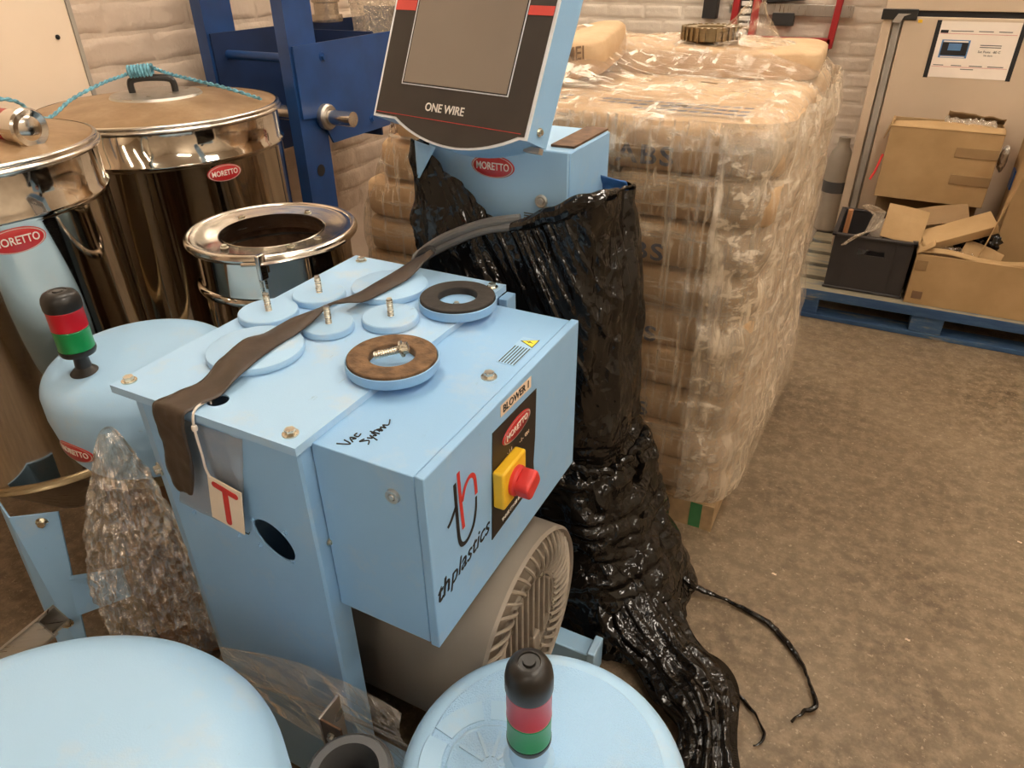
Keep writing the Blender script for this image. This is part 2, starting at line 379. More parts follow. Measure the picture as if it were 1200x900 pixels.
def bolt(c, axis, parent, r=.009, name='bolt', mat='bolt_zinc'):
    b = MB(); a = Vector(axis).normalized(); M = frame(c, a.orthogonal(), a.cross(a.orthogonal())); M = M
    n = 6
    def ring(rr, z, n): return [M@Vector((rr*math.cos(2*PI*k/n), rr*math.sin(2*PI*k/n), z)) for k in range(n)]
    sgn = 1 if (M.to_3x3()@Vector((0, 0, 1))).dot(a) > 0 else -1
    for rr, z0, z1, n in ((r*1.25, 0, .002, 20), (r*.85, .002, .002+r*.7, 6)):
        vs = ring(rr, 0+sgn*z0, n) + ring(rr, sgn*z1, n)
        b.add(vs, [(k, (k+1) % n, n+(k+1) % n, n+k) for k in range(n)] + [tuple(range(n, 2*n))])
    return b.build(name, mat, parent, smooth=False)
def nz(q, s=1., o=0.): return noise.noise(Vector(q)*s + Vector((o, o*1.7, o*.3)))
#BODY
# ================================================================== SETTING
XL, YB, XR, YF, ZC = -2.5, 4.42, 4.2, -3.6, 3.2
struct(MB().box((XL-.1, YF-.1, -.1), (XR+.1, YB+.1, 0)).build('floor', 'concrete'))
struct(MB().box((XL-.1, YF-.1, ZC), (XR+.1, YB+.1, ZC+.1)).build('ceiling', 'ceiling_paint'))
wall_left = struct(MB().box((XL-.1, YF, 0), (XL, YB, ZC)).build('wall_left', 'block_paint'))
wall_back = struct(MB().box((XL-.1, YB, 0), (XR, YB+.1, ZC)).build('wall_back', 'brick_paint'))
struct(MB().box((XR, YF, 0), (XR+.1, YB, ZC)).build('wall_right', 'far_wall'))
struct(MB().box((XL-.1, YF-.1, 0), (XR, YF, ZC)).build('wall_front', 'far_wall'))

def brick_mesh(L, H, D, seed, rough):
    b = MB(); nx, nzz = 7, 4
    def f(u, v):
        x = (u-.5)*L; z = (v-.5)*H; e = min(min(u, 1-u)*L, min(v, 1-v)*H)
        d = D*min(1, (e/.008)**.5) if e < .008 else D
        return Vector((x + .003*nz((x*9, z*9, seed), 1), -d + rough*nz((x*14, z*14, seed*3.1)), z))
    return b.grid(f, nx*2, nzz*2).mesh('brick', True, 1.2)
def lay(wall, mat, meshes, L, H, gap, a0, a1, z0, z1, place):
    row = 0; z = z0
    while z < z1:
        x = a0 + (0 if row % 2 else -(L+gap)/2)
        while x < a1:
            o = bpy.data.objects.new('brick', random.choice(meshes)); COL.objects.link(o); o.parent = wall
            place(o, x+L/2 + random.uniform(-.004, .004), z+H/2+random.uniform(-.002, .002)); x += L+gap
        z += H+gap; row += 1
bm_ = [brick_mesh(.213, .064, .0045, k, .002) for k in range(5)]
for q in bm_: q.materials.append(MATS['brick_paint'])
def pb(o, a, z): o.location = (a, YB, z)
lay(wall_back, 'brick_paint', bm_, .213, .064, .011, -2.2, .0, .12, 1.5, pb)
bl_ = [brick_mesh(.34, .092, .007, k+20, .004) for k in range(5)]
for q in bl_: q.materials.append(MATS['block_paint'])
def pl(o, a, z): o.location = (XL, a, z); o.rotation_euler = (0, 0, PI/2)
lay(wall_left, 'block_paint', bl_, .34, .092, .013, 1.45, 4.3, .33, 1.55, pl)

# white board leaning panel on the left wall
bo = thing('wall_board', 'large cream white board panel fixed to the painted block wall', 'board', (XL+.01, .6, .2))
MB().box((XL+.001, -.9, .3), (XL+.019, 1.66, 2.5)).build('panel', 'board_white', bo, bevel=.002)
MB().box((XL+.001, 1.66, .3), (XL+.024, 1.674, 2.5)).build('edge_strip', 'fridge_seal', bo)
bolt((XL+.02, 1.60, 1.28), (1, 0, 0), bo, .006, 'screw', 'black_print')

# ceiling lamps; those at blue pallet, sack stack and far end are added fill
for k, (x, y, lab) in enumerate([(-1.3, 1.35, 'over the steel tanks'), (.7, .75, 'over the open aisle'), (.55, 2.75, 'added over the blue pallet to brighten the back wall'), (2.7, 1.3, 'over the middle of the open floor'), (3.4, -1.2, 'beyond the open floor, by the side wall'), (-1.2, 3.5, 'added over the sack stack to light the brick wall'), (.3, -2.2, 'added at the far end of the room as fill')]):
    lt = thing('ceiling_lamp', 'white twin tube ceiling lamp '+lab, 'lamp', (x, y, ZC))
    MB().box((x-.14, y-.75, ZC-.07), (x+.14, y+.75, ZC-.0005)).build('housing', 'lamp_housing', lt, bevel=.01)
    for s in (-1, 1):
        MB().tube([(x+s*.07, y-.70, ZC-.10), (x+s*.07, y+.70, ZC-.10)], .026, 12).build('tube', 'lamp_tube', lt)

# ================================================================== BLOWER UNIT
U = thing('blower_unit', 'light blue steel blower stand with control box and yellow red switch', 'machine', (-.72, .87, 0))
ZT = .928
# top plate with folded lip and round cable hole
PX0, PX1, PY0, PY1 = -1.0, -.623, .556, 1.174
b = MB(); hc = (-.812, .599); hr = .0165; n = 40
sq = []
for k in range(n):
    a = 2*PI*k/n; dx, dy = math.cos(a), math.sin(a)
    tx = ((PX1-hc[0]) if dx > 0 else (PX0-hc[0]))/dx if abs(dx) > 1e-6 else 1e9
    ty = ((PY1-hc[1]) if dy > 0 else (PY0-hc[1]))/dy if abs(dy) > 1e-6 else 1e9
    tt = min(tx, ty); sq.append((hc[0]+tt*dx, hc[1]+tt*dy))
for cx, cy in ((PX0, PY0), (PX1, PY0), (PX1, PY1), (PX0, PY1)):
    k = min(range(n), key=lambda i: (sq[i][0]-cx)**2+(sq[i][1]-cy)**2); sq[k] = (cx, cy)
inn = [(hc[0]+hr*math.cos(2*PI*k/n), hc[1]+hr*math.sin(2*PI*k/n)) for k in range(n)]
for z in (ZT, ZT-.003):
    b.add([(x, y, z) for x, y in sq] + [(x, y, z) for x, y in inn], [(k, (k+1) % n, n+(k+1) % n, n+k) for k in range(n)])
b.add([(x, y, ZT) for x, y in inn]+[(x, y, ZT-.003) for x, y in inn], [(k, (k+1) % n, n+(k+1) % n, n+k) for k in range(n)])
for lo, hi in (((PX0, PY0, ZT-.014), (PX1, PY0+.002, ZT-.0002)), ((PX1-.002, PY0+.002, ZT-.014), (PX1, PY1-.002, ZT-.0002)), ((PX0, PY0+.002, ZT-.014), (PX0+.002, PY1-.002, ZT-.0002)), ((PX0, PY1-.002, ZT-.014), (PX1, PY1, ZT-.0002))):
    b.box(lo, hi)
top = b.build('top_plate', 'blue_dusty', U, smooth=False)
for c in ((-.982, .578, ZT), (-.652, .580, ZT), (-.968, 1.152, ZT), (-.642, 1.150, ZT)): bolt(c, (0, 0, 1), U, .0095)
# front panel: folded sheet with oval cut-out
ov = (-.719, .713); ow, oh, ot = .044, .030, R_(-38)
def ell(k, n):
    a = 2*PI*k/n; u, v = ow*math.cos(a), oh*math.sin(a)
    return ov[0]+u*math.cos(ot)-v*math.sin(ot), ov[1]+u*math.sin(ot)+v*math.cos(ot)
b = MB(); n = 40; fy = .564
fx0, fx1, fz0, fz1 = -.945, -.632, .02, ZT-.004
outp = []
for k in range(n):
    x, z = ell(k, n); dx, dz = x-ov[0], z-ov[1]
    tx = ((fx1-ov[0]) if dx > 0 else (fx0-ov[0]))/dx if abs(dx) > 1e-6 else 1e9
    tz = ((fz1-ov[1]) if dz > 0 else (fz0-ov[1]))/dz if abs(dz) > 1e-6 else 1e9
    tt = min(tx, tz); outp.append((ov[0]+tt*dx, ov[1]+tt*dz))
for cx, cz in ((fx0, fz0), (fx1, fz0), (fx1, fz1), (fx0, fz1)):
    k = min(range(n), key=lambda i: (outp[i][0]-cx)**2+(outp[i][1]-cz)**2); outp[k] = (cx, cz)
for y in (fy, fy+.003):
    b.add([(x, y, z) for x, z in outp]+[(ell(k, n)[0], y, ell(k, n)[1]) for k in range(n)], [(k, (k+1) % n, n+(k+1) % n, n+k) for k in range(n)])
b.add([(ell(k, n)[0], fy, ell(k, n)[1]) for k in range(n)]+[(ell(k, n)[0], fy+.003, ell(k, n)[1]) for k in range(n)], [(k, (k+1) % n, n+(k+1) % n, n+k) for k in range(n)])
# left folded strip, right side flange
b.add([(fx0, fy, fz0), (fx0, fy, fz1), (-.996, fy+.022, fz1), (-.996, fy+.022, fz0)], [(0, 1, 2, 3)])
b.add([(-.996, fy+.022, fz0), (-.996, fy+.022, fz1), (-.996, fy+.06, fz1), (-.996, fy+.06, fz0)], [(0, 1, 2, 3)])
b.add([(fx1, fy, fz0), (fx1, fy, fz1), (-.628, fy+.004, fz1), (-.628, fy+.004, fz0)], [(0, 1, 2, 3)])
b.add([(-.628, fy+.004, fz0), (-.628, fy+.004, fz1), (-.628, fy+.045, fz1), (-.628, fy+.045, fz0)], [(0, 1, 2, 3)])
b.build('front_panel', 'blue_paint', U, smooth=False)
b = MB(); b.box((-.996, 1.160, .02), (-.628, 1.164, ZT-.004)); b.box((-.631, 1.115, .02), (-.628, 1.164, ZT-.004)); b.build('back_panel', 'blue_paint', U, smooth=False)
MB().box((-.996, .625, .02), (-.993, 1.158, ZT-.004)).build('side_panel', 'blue_paint', U, smooth=False)
bolt((-.972, fy+.010, .760), (-.35, -1, 0), U, .010)
bolt((-.626, fy+.024, .73), (1, 0, 0), U, .005)
for (x, z) in ((-.757, .741), (-.690, .741), (-.755, .688), (-.688, .681), (-.80, .69), (-.90, .70)):
    bolt((x, fy, z), (0, -1, 0), U, .0035, 'rivet', 'blue_paint')
MB().tube([(-.845, fy-.001, .716), (-.842, fy-.001, .708), (-.775, fy-.001, .703), (-.772, fy-.001, .708)], .0008, 6).build('cut_line', 'black_print', U)
# base channels
for y in (.62, 1.06):
    MB().box((-.99, y, .001), (-.355, y+.05, .075)).build('base_channel', 'blue_pale', U, bevel=.003)
MB().box((-.36, 1.05, .001), (-.34, 1.11, .095)).build('foot_plate', 'blue_pale', U, bevel=.003)
# control box + door
BX0, BX1, BY0, BY1, BZ0, BZ1 = -.626, -.4535, .588, 1.103, .594, .9165
MB().box((BX0, BY0, BZ0), (BX1, BY1, BZ1)).build('control_box', 'blue_paint', U, bevel=.0015)
door = MB().box((BX1+.002, BY0-.002, BZ0-.002), (-.436, BY1+.002, BZ1+.003)).build('door', 'blue_paint', U, bevel=.002)
DX = -.436
MB().box((-.62, 1.135, .86), (-.60, 1.172, .915)).build('bracket', 'blue_paint', U, bevel=.002)
bolt((-.488, .856, BZ1), (0, 0, 1), U, .0105)
# round key lock on the box side
b = MB().lathe([(0, -.006), (.004, -.006), (.005, -.003), (.006, -.005), (.0105, -.005), (.0115, 0), (.0115, .002)], (-.49, BY0, .872), 24, 'Y'); b.build('side_lock', 'alloy', U)
FD = frame((DX+.0004, .838, .775), (0, 1, 0), (0, 0, 1))
# black instruction plate
pt = MB().prism([(-.082, -.104), (.080, -.098), (.074, -.05), (.080, .0), (.084, .098), (-.070, .103)], FD, .001).build('instruction_plate', 'sign_black', door, smooth=False)
badge(flat(frame((DX+.0016, .846, .843), (0, 1, .04), (0, 0, 1))), .098, door, .034)
lettering('THREE STAGE BLOWER', .0095, flat(frame((DX+.0018, .838, .687), (0, 1, .03), (0, 0, 1))), 'white_print', door, sx=.95)
lettering('- I -  ON', .010, flat(frame((DX+.0018, .875, .805), (0, 1, 0), (0, 0, 1))), 'label_cream', door)
lettering('. . : i l', .014, flat(frame((DX+.0018, .815, .808), (0, 1, 0), (0, 0, 1))), 'label_cream', door)
# blower label
FL = frame((DX+.0004, .850, .899), (0, 1, -.03), (0, 0, 1))
lb = MB().prism([(-.054, -.0105), (.052, -.0105), (.052, .0105), (-.054, .0105)], FL, .0006).build('label_tape', 'label_cream', door, smooth=False)
lettering('BLOWER 1', .0185, lambda u, v, q: FL@Vector((u-.001, v, q+.0009)), 'black_print', lb, bold=.008, sx=1.05)
# rotary switch
SW = Vector((DX, .802, .772))
b = MB(); b.box((DX+.001, SW.y-.040, SW.z-.036), (DX+.022, SW.y+.040, SW.z+.036)); sw = b.build('switch_plate', 'yellow_plate', door, bevel=.004)
b = MB().lathe([(.026, .0), (.026, .006), (.022, .010), (.0, .010)], (DX+.022, SW.y, SW.z), 28, 'X'); kb = b.build('switch_knob', 'red_knob', sw)
b = MB(); pr = [(-.022, -.012), (-.016, -.017), (.016, -.017), (.022, -.012), (.022, .012), (.016, .017), (-.016, .017), (-.022, .012)]
MK = frame((DX+.030, SW.y, SW.z), (0, .9, .42), (0, -.42, .9)); b.prism(pr, MK, .026); b.build('knob_grip', 'red_knob', sw, bevel=.004)
lettering('ON', .010, flat(frame((DX+.0228, SW.y, SW.z-.029), (0, 1, 0), (0, 0, 1))), 'black_print', sw)
# th logo: black stem and bowl, red h
LG = frame((DX+.0006, .672, .790), (0, 1, .02), (0, 0, 1))
def stroke(pts, w, mat, nm='logo_stroke'):
    b = MB(); P = spline([(*q, 0) for q in pts], 8); vs = []; fs = []
    for i, q in enumerate(P):
        d = (P[min(i+1, len(P)-1)]-P[max(i-1, 0)]).normalized(); nrm = Vector((-d.y, d.x, 0))
        ww = w(i/(len(P)-1)) if callable(w) else w
        vs += [LG@(q+nrm*ww/2), LG@(q-nrm*ww/2)]
    fs = [(2*i, 2*i+1, 2*i+3, 2*i+2) for i in range(len(P)-1)]
    return b.add(vs, fs).build(nm, mat, door, smooth=False)
stroke([(-.014, .072), (-.014, .0), (-.013, -.035), (-.006, -.052), (.010, -.055), (.028, -.042), (.038, -.018), (.041, .006)], lambda s: .008 if s < .7 else .008-.010*(s-.7), 'black_print')
stroke([(-.040, .010), (-.030, .016), (-.016, .030)], .007, 'black_print')
stroke([(-.003, .085), (-.002, .03), (.001, -.025)], .008, 'red_print')
stroke([(.002, .026), (.012, .046), (.027, .055), (.039, .046), (.042, .022), (.042, .010)], .008, 'red_print')
lettering('th', .046, flat(frame((DX+.0006, .607, .697), (0, 1, .10), (0, 0, 1))), 'black_print', door, bold=.012, shear=.35, sx=.92)
lettering('plastics', .044, flat(frame((DX+.0006, .687, .704), (0, 1, .10), (0, 0, 1))), 'black_print', door, shear=.4, sx=.95)
# warning sticker on the box top: reads along +Y, its top towards the stand
FW = frame((-.484, .955, BZ1+.0004), (0, 1, 0), (-1, 0, 0))
st = MB().prism([(-.05, -.017), (.05, -.017), (.05, .017), (-.05, .017)], FW, .0004).build('warning_sticker', 'blue_pale', U, smooth=False)
for k in range(6):
    MB().prism([(-.048, -.015+.0055*k), (.014, -.015+.0055*k), (.014, -.0130+.0055*k), (-.048, -.0130+.0055*k)], FW, .0007).build('text_line', 'black_print', st, smooth=False)
MB().prism([(.018, -.016), (.050, -.016), (.034, .014)], FW, .0007).build('warning_triangle', 'black_print', st, smooth=False)
MB().prism([(.0205, -.0145), (.0475, -.0145), (.034, .0105)], FW, .0010).build('triangle_field', 'warn_yellow', st, smooth=False)
MB().prism([(.036, .004), (.031, -.004), (.034, -.004), (.032, -.012), (.038, -.002), (.035, -.002)], FW, .0012).build('flash_mark', 'black_print', st, smooth=False)
# handwriting on the box top
HW = frame((-.575, .632, BZ1+.0006), (0, 1, 0), (-1, .15, 0))
def scrawl(pts, w=.0011):
    P = [HW@q for q in spline([(*q, 0) for q in pts], 6)]
    MB().tube(P, w, 5).build('handwriting', 'black_print', U)
scrawl([(-.030, .016), (-.022, -.002), (-.018, .012)]); scrawl([(-.017, -.002), (-.010, .008), (-.008, -.001), (-.012, .003)]); scrawl([(.003, .006), (-.003, .006), (-.003, -.001), (.004, .0)])
scrawl([(-.004, -.012), (-.012, -.010), (-.004, -.020), (-.012, -.025)]); scrawl([(.0, -.014), (.003, -.021), (.007, -.014), (.002, -.030)])
scrawl([(.013, -.012), (.011, -.022), (.008, -.018)]); scrawl([(.015, -.008), (.016, -.024)]); scrawl([(.012, -.013), (.021, -.013)])
scrawl([(.020, -.020), (.026, -.018), (.022, -.014), (.024, -.023), (.030, -.015), (.032, -.023), (.036, -.015), (.040, -.022), (.052, -.016)])
# scratches on the control box paint left of the plate are in the material
# blower drum + ribbed cover
BC = Vector((-.46, .905, .290)); BR = .225
MB().lathe([(.0, -.40), (BR*.93, -.40), (BR*.97, -.39), (BR, -.36), (BR, .022), (BR-.006, .028), (BR-.010, .022), (BR-.010, -.01), (.0, -.012)], BC, 72, 'X').build('blower_drum', 'grey_drum', U)
cov = MB().lathe([(BR-.012, -.008), (BR-.014, .004), (BR-.05, .012), (BR*.58, .012), (BR*.56, .020), (BR*.53, .020), (BR*.53, .006), (0, .006)], BC, 72, 'X').build('fan_cover', 'grey_cast', U)
NB = 46
for k in range(NB):
    a0 = 2*PI*k/NB; P = []
    for i in range(7):
        s = i/6; r = BR*.57 + (BR*.955-BR*.57)*s; a = a0 + .22*s*s + .05*math.sin(PI*s)
        P.append((BC.x+.012+.020*math.sin(PI*(.15+.80*s)), BC.y+r*math.cos(a), BC.z+r*math.sin(a)))
    MB().tube(P, .0042, 6).build('cover_rib', 'grey_cast', cov)
for k in range(9):
    y = (k-4)*BR*.115; h = math.sqrt(max(.0001, (BR*.52)**2-y*y))
    MB().box((BC.x+.004, BC.y+y-.004, BC.z-h), (BC.x+.020, BC.y+y+.004, BC.z+h)).build('grille_bar', 'grey_cast', cov, bevel=.002)
MB().box((BC.x+.004, BC.y+.02, BC.z-.10), (BC.x+.024, BC.y+.05, BC.z-.05)).build('cover_boss', 'grey_cast', cov, bevel=.003)
for a in (1.15, 2.35, -.3, 3.6): bolt((BC.x+.022, BC.y+BR*.56*math.cos(a), BC.z+BR*.56*math.sin(a)), (1, 0, 0), cov, .006)

# ---- caps lying on the top plate
def pipe_cap(c, R, lab, stud=True, h=.014, matk='blue_dusty', tilt=None):
    x, y = c; z = ZT+.0005; o = thing('blanking_plug', lab, 'plug', (x, y, z), 'round blue caps on the stand top')
    MB().lathe([(0, 0), (R*.94, 0), (R*.985, .001), (R, .004), (R, h-.005), (R*.985, h-.0015), (R*.95, h), (0, h)], (x, y, z), 48).build('cap_disc', matk, o)
    if stud:
        pr = [(0, h)]; 
        for k in range(8): pr += [(.0062, h+.004*k), (.0052, h+.004*k+.002)]
        pr += [(.005, h+.033), (0, h+.033)]
        MB().lathe(pr, (x+.002, y, z), 14).build('threaded_stud', 'bolt_zinc', o)
    return o
pipe_cap((-.866, .735), .080, 'large blue cap under the brown strap near the cable hole', False)
pipe_cap((-.948, .851), .0545, 'small blue cap with stud nearest the domed hopper and the large strapped cap')
pipe_cap((-.918, .956), .051, 'small blue cap with stud nearest the open steel pot')
pipe_cap((-.814, .858), .046, 'small blue cap with its stud touched by the brown strap')
pipe_cap((-.817, 1.049), .0755, 'large blue cap crossed by the black end of the strap', False)
pipe_cap((-.733, .932), .0515, 'small blue cap with stud between the two gasketed caps')
def gasket_cap(c, R, lab, gm, inner=.5):
    x, y = c; z = ZT+.0005
    o = thing('gasket_cap', lab, 'cap', (x, y, z), 'upturned caps with rubber gaskets')
    MB().lathe([(0, 0), (R*.90, 0), (R*.97, .002), (R, .007), (R, .019), (R*.985, .020), (R*.97, .019), (R*.96, .010), (0, .009)], (x, y, z), 56).build('cap_dish', 'blue_paint', o)
    MB().lathe([(R*inner, .010), (R*inner, .023), (R*(inner+.02), .0245), (R*.93, .0245), (R*.955, .023), (R*.955, .011)], (x, y, z), 56).build('gasket_ring', gm, o)
    return o
g7 = gasket_cap((-.655, 1.040), .0735, 'upturned blue cap with clean black gasket ring at the back of the stand', 'black_rubber')
bolt((-.652, 1.030, ZT+.0095), (0, 0, 1), g7, .006, 'stud_end')
gasket_cap((-.631, .796), .0755, 'upturned blue cap with worn brown gasket ring holding a loose bolt', 'brown_rubber')
o = thing('loose_bolt', 'loose zinc flange bolt lying inside the brown gasket ring', 'bolt', (-.64, .79, ZT+.02))
M = frame((-.662, .782, ZT+.0245), (-.25, .3, 1), (0, .9, .1)); M = Matrix.Translation((-.655, .783, ZT+.024)) @ Matrix.Rotation(R_(28), 4, 'Z') @ Matrix.Rotation(R_(-14), 4, 'Y')
b = MB(); pr = []
for k in range(11): pr += [(.0066, .004*k), (.0056, .004*k+.002)]
b.lathe([(0, 0)]+pr+[(.006, .044)], (0, 0, 0), 14, 'X'); b.v = [tuple(M@Vector(q)) for q in b.v]; b.build('shank', 'bolt_zinc', o)
b = MB().lathe([(.006, .044), (.0135, .044), (.0135, .047), (.010, .048)], (0, 0, 0), 20, 'X'); b.lathe([(.0098, .048), (.0098, .056), (.007, .057), (0, .057)], (0, 0, 0), 6, 'X'); b.v = [tuple(M@Vector(q)) for q in b.v]; b.build('head', 'bolt_zinc', o, angle=.3)

# ---- brown strap over the top and down the front
z1 = ZT
def z_on(x, y):
    return 0
A = [(-.802, 1.172, .972), (-.818, 1.135, .962), (-.836, 1.075, .949), (-.842, .992, .946), (-.841, .938, .951), (-.842, .899, .955), (-.872, .842, .950), (-.880, .783, .9465), (-.892, .735, .9475), (-.880, .670, .9455), (-.872, .625, .934), (-.880, .580, .934), (-.890, .552, .931), (-.892, .546, .905), (-.888, .545, .883), (-.893, .547, .850), (-.902, .548, .820), (-.900, .547, .785), (-.892, .546, .766)]
B = [(-.785, 1.165, .972), (-.786, 1.120, .962), (-.788, 1.066, .949), (-.804, .962, .946), (-.824, .918, .953), (-.832, .886, .957), (-.826, .818, .950), (-.828, .757, .9465), (-.820, .697, .9475), (-.812, .645, .9455), (-.812, .605, .934), (-.818, .572, .934), (-.822, .550, .930), (-.824, .544, .905), (-.826, .543, .883), (-.829, .544, .850), (-.836, .546, .825), (-.848, .546, .790), (-.858, .546, .768)]
SA, SB = spline(A, 5), spline(B, 5)
def strap_pt(u, v):
    i = min(int(v*(len(SA)-1)+.5), len(SA)-1); q = SA[i].lerp(SB[i], u)
    w = (SA[i]-SB[i]).length
    q = q + Vector((0, 0, 1))*(.004*math.sin(u*PI)*(1 if i < 45 else 0) + .0022*nz((u*3, v*26, 2)))
    if i >= 55: q = q + Vector((0, -.003-.004*abs(nz((u*3, v*16, 7))), 0))
    return q
tag(MB().grid(strap_pt, 10, len(SA)).build('strap', 'strap_brown', solid=.0015), 'dark brown plastic strap lying across the caps and hanging over the stand edge', 'strap')

# ---- clear pouch, T tag and cord
def pouch_pt(u, v):
    x = -.848-.075*v + u*(.120+.025*v); z = .908 - v*.190
    return Vector((x, .5595 - .004*abs(nz((u*4, v*5, 3))), z - .012*u*v))
tag(MB().grid(pouch_pt, 24, 24).build('plastic_sleeve', 'film_pouch', solid=.0006), 'clear plastic sleeve stuck on the blue front panel behind the T tag', 'sleeve')
TG = thing('hanging_tag', 'cream tag with a red letter T hanging on a white cord', 'tag', (-.785, .545, .77))
FT = frame((-.786, .5475, .773), (1, 0, -.012), (0, .02, 1))
FT = FT @ Matrix.Rotation(R_(-9), 4, 'Z')
cardo = MB().prism([(-.034, -.045), (.034, -.045), (.034, .045), (-.034, .045)], FT, .002).build('card', 'tag_cream', TG, bevel=.0005)
b = MB()
def rr_bar(x0, y0, x1, y1, r):
    P = []; d = Vector((x1-x0, y1-y0)); L = d.length; a = math.atan2(d.y, d.x)
    for k in range(9): t_ = a+PI/2+PI*k/8; P.append((x0+r*math.cos(t_), y0+r*math.sin(t_)))
    for k in range(9): t_ = a-PI/2+PI*k/8; P.append((x1+r*math.cos(t_), y1+r*math.sin(t_)))
    return P
b.prism(rr_bar(-.020, .033, .022, .031, .0055), FT@Matrix.Translation((0, 0, .0018)), .001); b.prism(rr_bar(.001, .030, .004, -.034, .0055), FT@Matrix.Translation((0, 0, .0018)), .0012)
b.build('letter', 'red_print', cardo, smooth=False)
MB().tube(spline([(-.820, .592, ZT-.004), (-.820, .588, ZT+.003), (-.818, .566, ZT+.005), (-.813, .552, ZT-.002), (-.812, .548, .90), (-.811, .5475, .86), (-.812, .5475, .835), (-.806, .5470, .818)], 6), .0019, 8).build('cord', 'cord_white', TG)
MB().lathe([(0, -.006), (.004, -.004), (.0048, 0), (.004, .004), (0, .006)], (-.8125, .549, .908), 12).build('cord_knot', 'cord_white', TG)
# ================================================================== DOMED UNITS
def beacon(parent, c, R, zs, boss, tilt=None):
    """zs: base, green bottom, red bottom, cap bottom, cap top"""
    z0, zg, zr, zc, zt = zs; M = Matrix.Translation(Vector((c[0], c[1], z0))); 
    if tilt: M = M @ tilt
    def L(prof, name, mat, par=parent, n=36):
        b = MB().lathe([(r, z-z0) for r, z in prof], (0, 0, 0), n); b.v = [tuple(M@Vector(q)) for q in b.v]; return b.build(name, mat, par, angle=.7)
    if boss == 'blue':
        L([(R*1.25, z0-.004), (R*1.1, z0+.006), (R*.92, z0+.012), (R*.90, zg-.012)], 'beacon_boss', 'blue_dome')
    else:
        L([(0, z0), (R*.82, z0), (R*.82, z0+.004), (R*.45, z0+.016), (R*.40, zg-.02), (R*.5, zg-.012)], 'beacon_stem', 'black_plastic')
    bb = L([(R*.6, zg-.016), (R*.92, zg-.012), (R*1.0, zg-.006), (R*1.0, zg), (0, zg)], 'beacon_base', 'black_plastic')
    for nm, a, d, mt_ in (('green_lens', zg, zr, 'green_lens'), ('red_lens', zr, zc, 'red_lens')):
        L([(R*.97, a+.0005), (R*.985, a+.002), (R*.97, a+.005), (R*.97, d-.003), (R*.985, d-.0015), (R*.96, d)], nm, mt_)
    h = zt-zc
    L([(R*.99, zc), (R*1.02, zc+.003), (R*1.02, zc+h*.45), (R*.96, zc+h*.68), (R*.82, zc+h*.86), (R*.62, zc+h*.95), (R*.48, zc+h*.97), (R*.45, zc+h*.93), (R*.28, zc+h*.93), (R*.25, zc+h), (0, zc+h)], 'beacon_cap', 'black_plastic')
def dome_prof(R, z0, z1, rr, lip=.012, crown=.008):
    P = [(R*.94, z0), (R, z0+.004), (R+lip*.3, z0+.012), (R, z0+.022), (R*1.0, z1-rr)]
    for k in range(1, 9):
        a = PI/2*k/8; P.append((R-rr+rr*math.cos(a), z1-rr+rr*math.sin(a)-crown))
    for k in range(1, 7): s = k/6; P.append(((R-rr)*(1-s), z1-crown+crown*(1-(1-s)**2)))
    return P
# dome beside the stand with a beacon
D1 = thing('domed_hopper', 'light blue domed hopper head with beacon, between steel tank and blower stand', 'machine', (-1.31, .81, 0))
c1 = (-1.31, .81)
MB().lathe([(.150, .575), (.168, .580), (.182, .605), (.192, .65), (.198, .70)]+dome_prof(.198, .60, .80, .062)[5:], (*c1, 0), 64).build('dome_cover', 'blue_dome', D1)
MB().lathe([(.155, .548), (.162, .550), (.162, .572), (.155, .576)], (*c1, 0), 64).build('clamp_ring', 'brass_dull', D1)
MB().lathe([(0, .02), (.15, .02), (.16, .03), (.15, .38), (.150, .547), (.12, .55)], (*c1, 0), 48).build('hopper_body', 'rust', D1)
for k in range(3):
    a = -1.9+2*PI*k/3; MB().box((c1[0]+.15*math.cos(a)-.015, c1[1]+.15*math.sin(a)-.015, 0), (c1[0]+.15*math.cos(a)+.015, c1[1]+.15*math.sin(a)+.015, .05)).build('foot', 'black_plastic', D1)
badge(curved(c1, .1940, R_(-90), .655), .105, D1, .042)
b = MB().box((-.015, -.001, -.012), (.018, .001, .012)); M = Matrix.Translation((c1[0]+.163*math.cos(R_(-75)), c1[1]+.163*math.sin(R_(-75)), .56)) @ Matrix.Rotation(R_(15), 4, 'Z'); b.v = [tuple(M@Vector(q)) for q in b.v]
lab_ = b.build('small_label', 'label_cream', D1, smooth=False)
lettering('EP', .016, flat(M@frame((0, -.0016, 0), (1, 0, 0), (0, 0, 1))), 'black_print', lab_)
beacon(D1, (-1.325, .700), .0335, (.790, .848, .891, .931, .968), 'stem', Matrix.Rotation(R_(-1), 4, 'X'))

# dome with grained lid and beacon beside the blower
D3 = thing('domed_hopper', 'light blue grained dome with beacon and embossed fan, beside the grey blower', 'machine', (-.228, .517, 0))
c3 = (-.228, .517)
MB().lathe(dome_prof(.20, .34, .550, .034, crown=.006), (*c3, 0), 80).build('dome_cover', 'blue_dome', D3)
MB().lathe([(.165, .5445), (.163, .5468), (.12, .5485), (.06, .5502), (.0, .5505)], (*c3, 0), 64).build('grained_lid', 'blue_grain', D3)
MB().lathe([(0, .001), (.14, .001), (.15, .01), (.18, .339), (.17, .342)], (*c3, 0), 48).build('hopper_body', 'steel', D3)
e = (-.292, .482)
